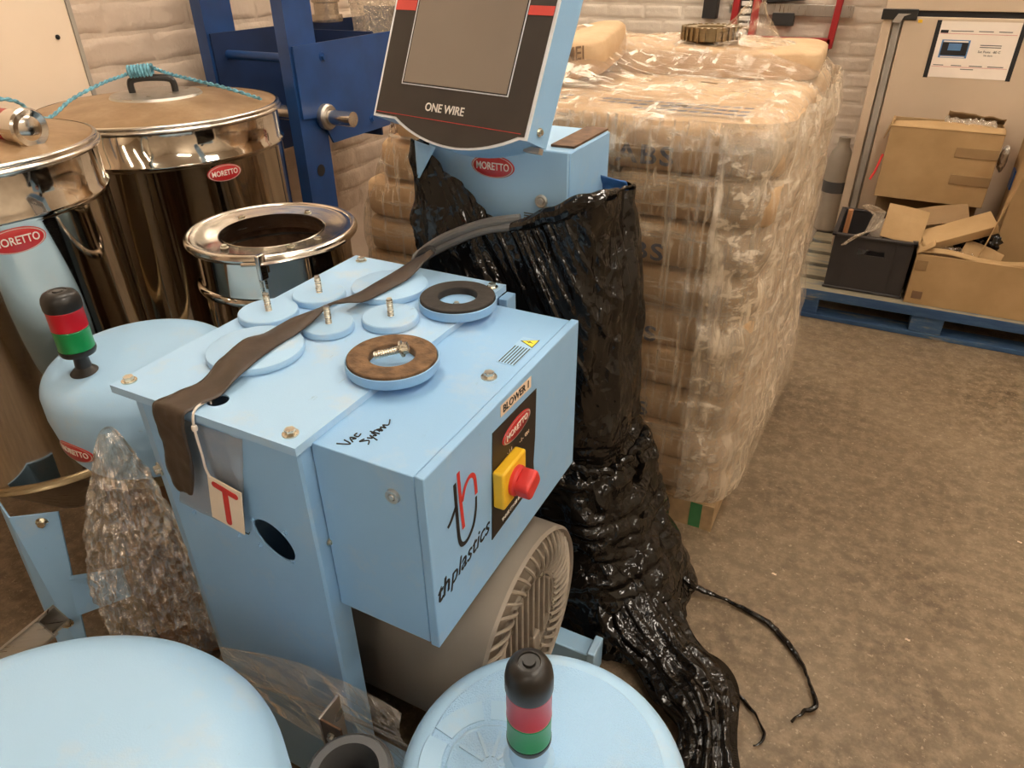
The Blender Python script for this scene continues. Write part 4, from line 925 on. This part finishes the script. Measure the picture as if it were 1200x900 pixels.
for pts, r0 in (([(-.245, 1.43, .05), (-.18, 1.432, .022), (-.114, 1.439, .011), (.002, 1.411, .009), (.086, 1.337, .010), (.126, 1.263, .012), (.143, 1.215, .012), (.118, 1.185, .009), (.102, 1.155, .007)], .008), ([(-.11, 1.14, .05), (-.053, 1.173, .03), (-.01, 1.158, .007), (.012, 1.144, .007), (.048, 1.103, .007), (.050, 1.075, .007), (.036, 1.058, .006)], .005)):
    P = spline(pts, 12); MB().tube([q+Vector((.003*nz(q, 60, 1), .004*nz(q, 70, 3), 0)) for q in P], r0, 7, lambda s: r0*(.55+.6*abs(math.sin(s*9+1)))*(1.1-.6*s)).build('wrap_string', 'black_film', BW)
# ================================================================== SACK STACK
ordn = ['topmost', 'second', 'third', 'fourth', 'fifth', 'sixth', 'seventh', 'eighth', 'ninth']
SX0, SX1, SY0, SY1, SZ, SH = -1.42, -.225, 1.70, 2.80, .10, .118
n1_, n2_ = 8.0, 7.0
def sgnp(v, e): return math.copysign(abs(v)**e, v)
def sack_mesh(a, b_, c_, seed):
    m_ = MB(); nu, nv = 40, 15
    def f(u, v):
        th = 2*PI*u; ph = (v-.5)*PI*.9999; cp = max(0, math.cos(ph))**(2/n2_); 
        x = a*cp*sgnp(math.cos(th), 2/n1_); y = b_*cp*sgnp(math.sin(th), 2/n1_); z = c_*sgnp(math.sin(ph), 2/n2_)
        k = nz((x*6, y*6, z*10), 1, seed); k2 = nz((x*18, y*18, z*22), 1, seed+9)
        return Vector((x*(1+.012*k), y*(1+.014*k), z*(1+.08*k)+.006*k+.003*k2))
    me = m_.grid(f, nu, nv, True).mesh('sack', True, 3); me.materials.append(MATS['kraft_sack']); return me
hwA, hdA = (SX1-SX0)/4, (SY1-SY0)/6
hwB, hdB = (SX1-SX0)/6, (SY1-SY0)/4
mA = [sack_mesh(hwA*1.0, hdA*1.0, SH*.54, k*2.3) for k in range(4)]; mB = [sack_mesh(hwB*1.0, hdB*1.0, SH*.53, 20+k*2.3) for k in range(4)]
def front_y(x, z, a, b_, c_):
    q = (1-min(.999, abs(z/c_)**n2_))**(n1_/n2_) - abs(x/a)**n1_
    return -b_*max(.02, q)**(1/n1_)
def add_sack(me, loc, rz, lab, name='sack'):
    o = bpy.data.objects.new('paper_sack', me); COL.objects.link(o); o.location = loc; o.rotation_euler = (0, 0, rz)
    tag(o, lab, 'sack', 'resin sacks on the wrapped pallet'); return o
for k in range(9):
    z = SZ+SH*(k+.5); lean = -.010+.02*k/8; nm = ordn[8-k]
    typeA = k % 2 == 0
    nx, ny = (2, 3) if typeA else (3, 2)
    hw, hd = (hwA, hdA) if typeA else (hwB, hdB)
    for i in range(nx):
        for j in range(ny):
            if not (j == 0 or i == nx-1 or k == 8): continue
            jx, jy = random.uniform(-.012, .012), random.uniform(-.010, .012)
            x = SX0+hw*(2*i+1)+jx + (.02 if i == nx-1 else 0)*random.random(); y = SY0+hd*(2*j+1)+jy
            if i == 0 and k >= 6: x += (.02, .07, .14)[k-6]
            if j == 0: where = 'screen column side, ' + ('rack end' if i == 0 else 'aisle end' if i == nx-1 else 'middle')
            elif i == nx-1: where = ('aisle side, middle' if j < ny-1 else 'aisle side, brick wall end')
            else: where = 'rack side, ' + ('brick wall end' if j == ny-1 else 'middle')
            if k == 8 and j and 0 < i < nx-1: where = 'centre'
            lab = 'brown paper sack, %s layer of the wrapped stack, %s' % (nm if k == 8 else nm+' highest', where)
            if typeA and j == 0 and i == 1: lab = 'brown paper sack printed ABS, %s layer of the wrapped stack' % (nm if k == 8 else nm+' highest')
            o = add_sack(random.choice(mA if typeA else mB), (x, y, z), random.uniform(-.02, .02), lab)
            if typeA and j == 0 and (i == 1 or k <= 4):
                a_, b2, c_ = hwA, hdA, SH*.54; dz = -.020
                tx = (-.515 - x) if i == 1 else (-1.20 - x)
                def fn(u, v, w_, tx=tx, dz=dz, x=x, y=y, z=z): 
                    xx, zz = u+tx, v+dz; return Vector((x+xx, y+front_y(xx, zz, a_, b2, c_)*1.01-.008-w_, z+zz))
                t_ = lettering('ABS' if i == 1 else 'CHIMEI', .062 if i == 1 else .066, fn, 'ink_blue' if i == 1 else 'ink_brown', None, bold=.02, sx=1.25 if i == 1 else 1.2, name='print', space=1.15)
                t_.parent = o; t_.matrix_parent_inverse = o.matrix_basis.inverted()
# blue print lines on the top sacks
for o in [q for q in COL.objects if q.name.startswith('paper_sack') and 'topmost' in q['label'] and ('column' in q['label'] or 'ABS' in q['label'])]:
    x, y, z = o.location
    for r in range(3):
        b = MB()
        for s in range(14):
            x0 = x-.20+.028*s; y0 = y-.10+.045*r
            b.grid(lambda u, v, x0=x0, y0=y0: Vector((x0+.022*u, y0+.02*v+.006*u, z+SH*.53*(1-min(1, abs((y0-y)/hdA))**n1_)+.0045)), 3, 3)
        t_ = b.build('print_line', 'ink_blue', None); t_.parent = o; t_.matrix_parent_inverse = o.matrix_basis.inverted()
# extra sacks lying on top at the back
me = sack_mesh(.30, .19, .055, 77); o = add_sack(me, (-1.08, 2.17, 1.222), .12, 'loose brown paper sack lying on top of the wrapped stack near the screen column'); o.rotation_euler = (R_(4), R_(-7), .12)
t_ = lettering('CHIMEI', .052, flat(frame((-.865, 1.992, 1.252), (1, .22, .14), (-.2, .45, 1))), 'ink_brown', None, bold=.01, sx=.72, name='print')
t_.parent = o; t_.matrix_parent_inverse = o.matrix_basis.inverted()
me = sack_mesh(.36, .22, .045, 91); add_sack(me, (-.60, 2.56, 1.205), .05, 'brown paper sack humped at the back of the stack top, under the brass ring')
# pallet under the sacks
PW = thing('wooden_pallet', 'plain wooden pallet with green paint mark under the wrapped sacks', 'pallet', (-.82, 2.25, 0))
for k in range(7): 
    y = 1.70+k*.167; MB().box((SX0, y, .078), (-.215, y+.10, .098)).build('deck_board', 'wood_pallet', PW, bevel=.002)
for x in (SX0, -.87, -.315):
    for y in (1.70, 2.2, 2.70): MB().box((x, y, .022), (x+.10, y+.10, .0775)).build('block', 'wood_pallet', PW, bevel=.002)
    MB().box((x, 1.70, .0), (x+.10, 2.80, .0215)).build('skid', 'wood_pallet', PW, bevel=.002)
MB().box((SX0, 1.692, .0), (-.215, 1.6995, .095)).build('front_board', 'wood_pallet', PW, bevel=.001)
MB().box((-.285, 1.6905, .003), (-.25, 1.6918, .093)).build('paint_mark', 'green_paint', PW)
# film
FS = thing('stretch_wrap', 'clear wrinkled stretch film wound round the stack of paper sacks', 'plastic wrap', (-.82, 2.25, .1))
CX, CY, HX, HY = (SX0+SX1)/2, (SY0+SY1)/2, (SX1-SX0)/2, (SY1-SY0)/2
def shell(off_, zlo, zhi, seed, bul=.02):
    def f(u, v):
        th = 2*PI*u; z = zlo+(zhi-zlo)*v; n = 10
        ct, sn = math.cos(th), math.sin(th); r = (abs(ct)**n+abs(sn)**n)**(-1/n); off = off_+.012
        x = CX+(HX+off)*r*ct; y = CY+(HY+off)*r*sn
        if ct < 0: x += .20*min(1, -ct*1.6)*max(0, min(1, (z-.80)/.38))**1.2
        d = Vector((ct, sn, 0))
        lay = .009*abs(math.sin(PI*(z-SZ)/SH))-.002
        side = max(0, ct)
        amp = lay*.8 + .012*nz((x*3, y*3, z*3), 1.5, seed) + .010*abs(nz((x*9+z*5, y*9+z*5, z*4), 1, seed+4)) + side*.035*abs(nz((y*5-z*3.5, z*1.5+y, 1), 1.6, seed)) + .006*abs(nz((x*40, y*40, z*6), 1, seed))
        low = .03*side*math.exp(-((z-.25)/.16)**2)
        return Vector((x, y, z)) + d*(amp+low+.004)
    return f
def part_shell(fn, u0, u1): return lambda u, v: fn(u0+(u1-u0)*u, v)
MB().grid(part_shell(shell(.006, .105, 1.172, 3), .56, .89), 200, 150).build('front_film', 'film_front', FS, angle=3)
MB().grid(part_shell(shell(.008, .105, 1.172, 3), .855, 1.16), 200, 150).build('right_film', 'film_right', FS, angle=3)
MB().grid(part_shell(shell(.006, .105, 1.172, 3), .15, .57), 120, 80).build('back_film', 'film_front', FS, angle=3)
MB().grid(part_shell(shell(.020, .15, 1.172, 12), .72, 1.10), 200, 130).build('outer_film', 'film_vertical', FS, angle=3)
def top_f(u, v):
    th = 2*PI*u; n = 16; ct, sn = math.cos(th), math.sin(th); r = (abs(ct)**n+abs(sn)**n)**(-1/n)
    s = (1-v); x = CX+(HX+.034)*r*ct*s**.8 + (.19*min(1, -ct*1.6)*s if ct < 0 else 0); y = CY+(HY+.034)*r*sn*s**.8
    z = 1.178+.012*(1-s**6)+.070*math.exp(-(((x+.60)/.42)**4+((y-2.56)/.28)**4))*(1-s**6) + .105*math.exp(-(((x+1.10)/.34)**4+((y-2.17)/.24)**4))*(1-s**6)
    z += (.012*abs(nz((x*6, y*14, 0), 1.2))+.006*abs(nz((x*20, y*46, 1), 1)))*(1-s**8) - .07*s**24
    return Vector((x, y, z))
MB().grid(top_f, 260, 90, True).build('top_film', 'film_stack', FS, angle=3)
# twisted film tuft on top
def tuft(u, v):
    a = 2*PI*u; R = .085*(1-v)**1.4+.014+.012*abs(nz((math.cos(a)*4, math.sin(a)*4, v*3), 1.5))*(1-v*.4)
    return Vector((-.475+R*math.cos(a)*1.3+.03*v, 2.46+R*math.sin(a), 1.255+.115*v+.012*nz((u*7, v*3, 2))))
MB().grid(tuft, 60, 24, True).build('film_tuft', 'film_vertical', FS, angle=3)
# loose film sheet hanging off the front
def loose(u, v):
    x = -.60+.36*u+.06*math.sin(v*3); z = 1.13-.75*v
    return Vector((x+.13*v*(1-u), 1.665-.018*math.sin(u*7+v*5)-.012*abs(nz((u*9, v*2, 3))), z))
MB().grid(loose, 60, 70).build('loose_sheet', 'film_vertical', FS, angle=3)

# brass ring gear on top of the stack
o = thing('ring_gear', 'dull brass toothed ring lying on top of the wrapped sacks', 'gear', (-.60, 2.49, 1.32))
MB().lathe([(.045, 0), (.085, 0), (.085, .035), (.045, .035), (.045, 0)], (-.575, 2.47, 1.262), 40).build('ring', 'brass_dull', o)
for k in range(28):
    a = 2*PI*k/28; b = MB().box((.078, -.004, .0), (.092, .004, .038)); M = Matrix.Translation((-.575, 2.47, 1.262))@Matrix.Rotation(a, 4, 'Z'); b.v = [tuple(M@Vector(q)) for q in b.v]; b.build('tooth', 'brass_bright' if False else 'brass_dull', o, smooth=False)
MB().box((-.66, 2.42, 1.252), (-.54, 2.52, 1.261)).build('backing_card', 'cardboard', o)

# ================================================================== RED SAW ON THE WALL
o = thing('mitre_saw_frame', 'red and black hand saw frame hung on the white brick wall', 'saw', (-.7, 4.3, 1.2))
yw = 4.40
def bar(pts, w_, d, mat, nm):
    P = [Vector((x, yw-.03, z)) for x, z in pts]; b = MB()
    for a_, b2 in zip(P[:-1], P[1:]):
        dd = (b2-a_).normalized(); M = frame(a_, dd, (0, 0, 1) if abs(dd.z) < .9 else (1, 0, 0)); b.box((-.005, -w_/2, -d/2), ((b2-a_).length+.005, w_/2, d/2), M)
    return b.build(nm, mat, o, bevel=.003)
bar([(-.885, 1.50), (-.905, 1.10)], .035, .05, 'red_frame', 'upright'); bar([(-.785, 1.50), (-.80, 1.06)], .035, .05, 'red_frame', 'upright')
bar([(-.80, 1.085), (-.40, 1.085)], .034, .04, 'red_frame', 'lower_bar'); bar([(-.40, 1.06), (-.385, 1.33)], .032, .04, 'red_frame', 'end_post')
bar([(-.42, 1.035), (-.40, 1.08)], .03, .03, 'black_grip', 'end_foot')
bar([(-.93, 1.235), (-.32, 1.225)], .055, .012, 'steel_satin', 'blade_rail')
bar([(-1.03, 1.42), (-1.035, 1.185)], .075, .06, 'black_grip', 'grip')
bar([(-.74, 1.285), (-.56, 1.30)], .05, .05, 'black_grip', 'guide_block'); bar([(-.70, 1.185), (-.60, 1.185)], .06, .04, 'black_grip', 'lower_guide')
for k in range(5): bar([(-.868, 1.15+.035*k), (-.822, 1.15+.035*k)], .022, .03, 'tin_white' if k < 4 else 'steel_satin', 'scale_window')
bar([(-.845, 1.09), (-.845, 1.33)], .066, .02, 'black_grip', 'scale_back')
MB().tube([(-.385+.018*math.cos(a), yw-.03, 1.315+.018*math.sin(a)) for a in [PI*1.6*k/14+.4 for k in range(15)]], .005, 6).build('hook', 'red_frame', o)
lettering('FERRY', .022, flat(frame((-.60, yw-.0515, 1.085), (1, 0, 0), (0, 0, 1))), 'black_print', o, sx=1.3)
for x in (-.84, -.45): MB().tube([(x, yw, 1.235), (x, yw+.02, 1.235)], .006, 8).build('wall_hook', 'steel_satin', o)

# ================================================================== RIGHT: PALLET, FRIDGE, BOXES
PB = thing('blue_pallet', 'worn blue wooden pallet carrying boxes and the steel cabinet', 'pallet', (.32, 3.86, 0))
bx0, bx1, by0, by1 = -.26, .91, 3.36, 4.38
for k in range(6):
    y = by0+k*(by1-by0-.13)/5; MB().box((bx0, y, .122), (bx1, y+.13, .144)).build('deck_board', 'pallet_worn', PB, bevel=.003)
for x in (bx0, .26, bx1-.145):
    MB().box((x, by0, .100), (x+.13, by1, .1215)).build('stringer', 'pallet_blue', PB, bevel=.002)
    for y in (by0+.005, (by0+by1)/2-.05, by1-.105): MB().box((x, y, .0225), (x+.13, y+.10, .0995)).build('block', 'pallet_blue', PB, bevel=.003)
for y in (by0, (by0+by1)/2-.05, by1-.10): MB().box((bx0, y, .0005), (bx1, y+.10, .022)).build('skid_board', 'pallet_blue', PB, bevel=.002)
b = MB().box((bx0, by0-.003, .100), (bx1, by0-.0005, .143)); b.build('lead_edge', 'pallet_blue', PB)

FR = thing('steel_cabinet', 'tall grey steel cabinet with a white printed notice taped on its door', 'cabinet', (.35, 4.1, .144))
fy_ = 3.96
MB().box((-.155, fy_+.03, .145), (.88, 4.37, 1.95)).build('carcass', 'fridge_steel', FR, bevel=.004)
MB().box((-.158, fy_-.005, .16), (-.118, fy_+.029, 1.235)).build('post', 'fridge_steel', FR, bevel=.004)
MB().box((-.112, fy_-.003, .16), (-.080, fy_+.029, 1.235)).build('door_seal', 'fridge_seal', FR, bevel=.006)
dr = MB().box((-.074, fy_-.012, .16), (.875, fy_+.029, 1.238)).build('door', 'fridge_steel', FR, bevel=.004)
MB().box((-.158, fy_-.008, 1.262), (.875, fy_+.029, 1.90)).build('upper_panel', 'fridge_steel', FR, bevel=.003)
MB().box((-.15, fy_+.004, 1.236), (.87, fy_+.029, 1.262)).build('panel_gap', 'black_print', FR)
hg = MB().box((-.166, fy_-.022, 1.225), (-.022, fy_-.013, 1.268)).build('hinge', 'black_plastic', FR, bevel=.003)
b = MB(); b.prism([(-.12, 1.215), (-.085, 1.215), (-.075, 1.24), (-.05, 1.25), (-.10, 1.25)], frame((0, fy_-.03, 0), (1, 0, 0), (0, 0, 1)) @ Matrix.Translation((0, 0, -.006)), .006); b.build('hinge_pin', 'alloy', hg)
MB().box((-.015, fy_-.0135, 1.215), (.002, fy_-.0122, 1.228)).build('warning_dot', 'yellow_plate', dr)
# notice
FN = frame((.2285, fy_-.0128, 1.112), (1, 0, .0), (0, 0, 1))
NT = thing('notice', 'white printed notice with a blue screen photo, held by black tape', 'notice', (.23, fy_-.0128, 1.0))
pa = MB().prism([(-.160, -.112), (.152, -.112), (.160, .112), (-.152, .112)], FN, .0008).build('paper', 'paper_white', NT, smooth=False)
def npx(x0, y0, x1, y1, mat, nm, z=.001, par=None): return MB().prism([(x0, y0), (x1, y0), (x1, y1), (x0, y1)], FN @ Matrix.Translation((0, 0, z)), .0004).build(nm, mat, par or pa, smooth=False)
for s in (-1, 1): npx(s*.160-.008, -.116, s*.160+.010, .116, 'black_print', 'tape', .0012, NT)
npx(-.130, -.032, -.020, .040, 'screen_blue', 'photo_border'); npx(-.125, -.022, -.025, .030, 'black_print', 'photo_panel', .0016); npx(-.100, -.002, -.050, .026, 'screen_blue', 'photo_screen', .0022); npx(-.122, .031, -.028, .036, 'paper_white', 'photo_strip', .0018); npx(-.122, -.030, -.028, -.026, 'paper_white', 'photo_strip', .0018)
npx(-.145, .066, -.115, .078, 'black_print', 'header_mark')
for (x0, x1, y) in ((-.105, -.02, .075), (.0, .055, .075), (.075, .125, .075), (.02, .10, .022), (.02, .10, .014), (-.14, -.10, -.062), (-.07, -.03, -.062), (.0, .05, -.062), (.07, .13, -.062), (-.03, .02, -.076)): npx(x0, y-.0015, x1, y+.0015, 'cable_grey', 'text_line')
for (x0, x1, y) in ((-.145, .145, .064), (-.145, .145, -.068)): npx(x0, y-.0006, x1, y+.0006, 'red_print', 'rule_line')
lettering('Set Point  -80 C', .013, lambda u, v, q: FN@Vector((u+.06, v-.004, q+.0014)), 'black_print', pa); lettering('No alarm', .009, lambda u, v, q: FN@Vector((u+.06, v-.018, q+.0014)), 'black_print', pa)
# jug
o = thing('plastic_jug', 'pale plastic jug standing in the gap beside the steel cabinet', 'jug', (-.235, 4.2, .144))
MB().lathe([(0, .145), (.055, .145), (.062, .155), (.062, .52), (.05, .57), (.03, .60), (.028, .64), (.03, .645), (0, .646)], (-.22, 4.27, 0), 32).build('jug_body', 'jug_plastic', o)
MB().lathe([(.0625, .36), (.063, .36), (.063, .42), (.0625, .42)], (-.22, 4.27, 0), 32).build('jug_label', 'cable_grey', o)

# crate
CR = thing('plastic_crate', 'dark grey plastic crate with hand slot on the blue pallet', 'crate', (.035, 3.62, .144))
x0, x1, y0, y1, z0, z1 = -.128, .195, 3.415, 3.815, .145, .395
b = MB(); tp = .008
for lo, hi in (((x0+.006, y0+.006, z0), (x1-.006, y1-.006, z0+.008)), ((x0+tp, y0, z0+.008), (x1-tp, y0+.008, z1-.075)), ((x0+tp, y0, z1-.05), (x1-tp, y0+.008, z1)), ((x0+tp, y0, z1-.075), (-.02, y0+.008, z1-.05)), ((.09, y0, z1-.075), (x1-tp, y0+.008, z1-.05)), ((x0+tp, y1-.008, z0+.008), (x1-tp, y1, z1)), ((x0, y0, z0+.008), (x0+.008, y1, z1)), ((x1-.008, y0, z0+.008), (x1, y1, z1))): b.box(lo, hi)
b.build('crate_wall', 'crate_plastic', CR, smooth=False)
b = MB()
for lo, hi in (((x0-.012, y0-.012, z1), (x1+.012, y0+.010, z1+.012)), ((x0-.012, y1-.010, z1), (x1+.012, y1+.012, z1+.012)), ((x0-.012, y0-.012, z1), (x0+.010, y1+.012, z1+.012)), ((x1-.010, y0-.012, z1), (x1+.012, y1+.012, z1+.012))): b.box(lo, hi)
b.build('crate_rim', 'crate_plastic', CR, bevel=.003)
b = MB().box((x0-.006, y0-.008, z0), (x1+.006, y0, z0+.012)); b.build('crate_foot', 'crate_plastic', CR, bevel=.003)
for x in (-.065, .13): MB().box((x, y0-.004, z0+.014), (x+.006, y0, z1-.002)).build('crate_rib', 'crate_plastic', CR)
# crate contents
tag(MB().tube([(-.098, 3.50, .19), (-.088, 3.47, .50)], .011, 14).build('copper_rod', 'copper_stick'), 'copper coloured rod standing up in the grey crate', 'rod')
o = MB().box((-.005, -.05, 0), (.005, .05, .24), Matrix.Translation((-.045, 3.56, .22)) @ Matrix.Rotation(R_(28), 4, 'Y') @ Matrix.Rotation(R_(20), 4, 'Z')).build('grey_panel', 'alloy', bevel=.002)
tag(o, 'grey metal strip leaning in the crate beside the copper rod', 'strip')
def foam(u, v):
    P = [Vector((-.035, 3.50, .52)), Vector((.03, 3.47, .50)), Vector((.015, 3.43, .43)), Vector((-.03, 3.405, .415)), Vector((-.085, 3.388, .362))]
    i = v*(len(P)-1); k = min(int(i), len(P)-2); q = P[k].lerp(P[k+1], i-k); w_ = .055*math.sin(PI*(.18+.72*v))
    return q + Vector((.75, -.1, .35))*w_*(u-.5)*2*.6 + Vector((0, -1, .3))*(.010*nz((u*5, v*8, 3))+.004*abs(math.sin(u*40))*abs(math.sin(v*55)))
tag(MB().grid(foam, 30, 50).build('foam_net', 'bubble_wrap', solid=.003), 'crumpled pale foam net spilling over the crate rim', 'packing foam')
# cartons
def carton(name, lab, x0, x1, y0, y1, z0, z1, mat='cardboard', openz=True, M=None, th=.005, group=None, floor_=True):
    o = thing(name, lab, 'cardboard box', ((x0+x1)/2, (y0+y1)/2, z0))
    def pan(lo, hi, nm, m2=mat):
        b = MB().box(lo, hi, M); return b.build(nm, m2, o, bevel=.0015)
    pan((x0, y0, z0), (x1, y0+th, z1), 'front_panel'); pan((x0, y1-th, z0), (x1, y1, z1), 'back_panel')
    pan((x0, y0+th, z0), (x0+th, y1-th, z1), 'side_panel'); pan((x1-th, y0+th, z0), (x1, y1-th, z1), 'side_panel'); pan((x0+th, y0+th, z0), (x1-th, y1-th, z0+th), 'bottom_panel')
    return o, pan
Mt = Matrix.Translation((.205, 3.8, .51)) @ Matrix.Rotation(R_(-1.5), 4, 'Z') @ Matrix.Translation((-.205, -3.8, -.51))
cu_, pan = carton('packing_carton', 'brown taped carton with torn open top, standing highest by the steel cabinet', -.012, .425, 3.70, 3.93, .51, .825, M=Mt)
MB().grid(lambda u, v: Mt@Vector((-.012+.437*u, 3.70-.002-.06*(1-v)*0-.012*math.sin(PI*u)*v+.075*v, .825+.022*v*math.sin(PI*(.15+.7*u)))), 20, 6).build('torn_flap', 'cardboard', cu_, solid=.004)
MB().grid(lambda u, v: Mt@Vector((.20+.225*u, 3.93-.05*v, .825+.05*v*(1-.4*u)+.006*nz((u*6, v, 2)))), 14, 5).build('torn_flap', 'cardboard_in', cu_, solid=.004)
MB().grid(lambda u, v: Mt@Vector((-.012-.02*v, 3.71+.2*u, .825-.06*v+.03*(1-v)*math.sin(u*5))), 10, 5).build('torn_flap', 'cardboard', cu_, solid=.004)
pan((.262, 3.697, .715), (.4255, 3.6995, .757), 'tape_strip', 'tape_brown'); pan((.270, 3.697, .60), (.4255, 3.6995, .642), 'tape_strip', 'tape_brown')
def stuffp(u, v):
    return Mt@Vector((.19+.20*u, 3.75+.15*v, .835+.022*abs(nz((u*6, v*6, 1), 1.5))+.006*nz((u*30, v*30, 1))))
tag(MB().grid(stuffp, 40, 30).build('bubble_wrap_sheet', 'bubble_wrap'), 'clear bubble wrap showing at the top of the taped carton', 'bubble wrap')
MB().tube([(-.02, 3.70, .70), (-.035, 3.695, .62), (-.048, 3.69, .585)], .005, 8).build('red_string', 'red_knob', cu_)
lc, pan = carton('packing_carton', 'wide low open carton full of packing, on the front edge of the blue pallet', .212, .90, 3.385, 3.83, .145, .372)
pan((.215, 3.382, .30), (.262, 3.3845, .345), 'tape_strip', 'tape_brown'); pan((.235, 3.382, .17), (.275, 3.3845, .205), 'print_mark', 'ink_brown')
MB().grid(lambda u, v: Vector((.212-.004+.06*u, 3.385-.004+.22*v, .372+.045*u*(1-v)+.03*math.sin(PI*v))), 8, 12).build('side_flap', 'cardboard', lc, solid=.004)
MB().grid(lambda u, v: Vector((.212+.42*u, 3.39+.02*v, .372+.015*v+.01*math.sin(u*7))), 14, 4).build('front_flap', 'cardboard', lc, solid=.004)
tc_, pan = carton('packing_carton', 'tall carton with blue label standing in the wide low carton', .505, .86, 3.60, 3.826, .152, .80)
MB().grid(lambda u, v: Vector((.505-.02*v-.05*u*v, 3.60+.01*v-.20*u, .80-.43*v*0-.02*u-.42*v)), 10, 12).build('open_flap', 'cardboard', tc_, solid=.004)
MB().box((.498, 3.70, .60), (.5045, 3.77, .68)).build('blue_label', 'navy_paint', tc_)
MB().box((.50, 3.62, .802), (.86, 3.78, .90)).build('white_block', 'tin_white', tc_, bevel=.01)
# carton behind the crate supporting the taped one
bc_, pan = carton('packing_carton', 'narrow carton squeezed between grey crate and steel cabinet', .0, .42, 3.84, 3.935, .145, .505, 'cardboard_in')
# loose cardboard pieces
def sheet(name, lab, c, ex_, ey_, w_, h_, mat='cardboard', th=.006, cat='cardboard'):
    M = frame(c, ex_, ey_); b = MB().grid(lambda u, v: M@Vector(((u-.5)*w_, (v-.5)*h_, .008*math.sin(u*3)*math.sin(v*2))), 6, 6)
    return tag(b.build(name, mat, smooth=False, solid=th), lab, cat)
sheet('cardboard_flap', 'square piece of brown cardboard lying on the crate corner', (.135, 3.475, .462), (1, .12, -.16), (-.1, .55, .83), .165, .150)
bx_ = thing('small_carton', 'slim torn cardboard tray lying tilted across the wide carton', 'cardboard box', (.33, 3.5, .42))
M = Matrix.Translation((.345, 3.49, .455)) @ Matrix.Rotation(R_(10), 4, 'Z') @ Matrix.Rotation(R_(-24), 4, 'Y') @ Matrix.Rotation(R_(18), 4, 'X')
b = MB().box((-.135, -.055, -.02), (.135, .055, .02), M); b.build('tray', 'cardboard', bx_, bevel=.003)
MB().grid(lambda u, v: M@Vector((-.135-.03*v, -.055+.11*u, .02-.05*v+.01*math.sin(u*9))), 12, 6).build('torn_end', 'cardboard', bx_, solid=.003)
sheet('cardboard_scrap', 'curled cardboard scrap at the lip of the wide carton', (.45, 3.45, .385), (1, -.1, -.30), (.1, .7, .6), .15, .07)
sheet('cardboard_scrap', 'dark cardboard sheet tucked beneath the taped carton', (.27, 3.64, .47), (1, .1, .22), (0, .8, .5), .22, .10, 'cardboard_in')
def bagf(c, r, seed):
    def f(u, v):
        a = 2*PI*u; p_ = (v-.5)*PI; k = 1+.35*nz((math.cos(a)*math.cos(p_)*2.2, math.sin(a)*math.cos(p_)*2.2, math.sin(p_)*2.2), 1.3, seed)+.10*nz((math.cos(a)*7, math.sin(a)*7, v*9), 1, seed)
        return Vector((c[0]+r[0]*k*math.cos(a)*math.cos(p_), c[1]+r[1]*k*math.sin(a)*math.cos(p_), c[2]+r[2]*k*math.sin(p_)))
    return f
tag(MB().grid(bagf((.43, 3.55, .40), (.085, .055, .065), 4), 50, 26, True).build('black_bag', 'black_film'), 'black plastic bag bunched in the wide carton', 'bag')
tag(MB().grid(bagf((.355, 3.43, .365), (.07, .035, .035), 9), 50, 26, True).build('clear_bag', 'film_clump'), 'crinkled clear bag under the tilted tray', 'bag')
tag(MB().grid(bagf((.445, 3.735, .72), (.018, .02, .05), 14), 24, 20, True).build('foil_scrap', 'steel_satin'), 'crumpled silver foil scrap between two cartons', 'foil')

# small floor litter
for k, (x, y) in enumerate([(.32, 1.52), (.60, 2.05), (-.02, 1.60)]):
    b = MB().grid(lambda u, v: Vector((x+.012*u, y+.006*v, .0012+.001*math.sin(u*6))), 4, 3)
    tag(b.build('paper_scrap', 'label_cream', solid=.0006), ['tiny pale scrap on the concrete floor near the black string', 'tiny pale scrap on the open concrete floor', 'tiny pale scrap near the wooden pallet'][k], 'scrap')
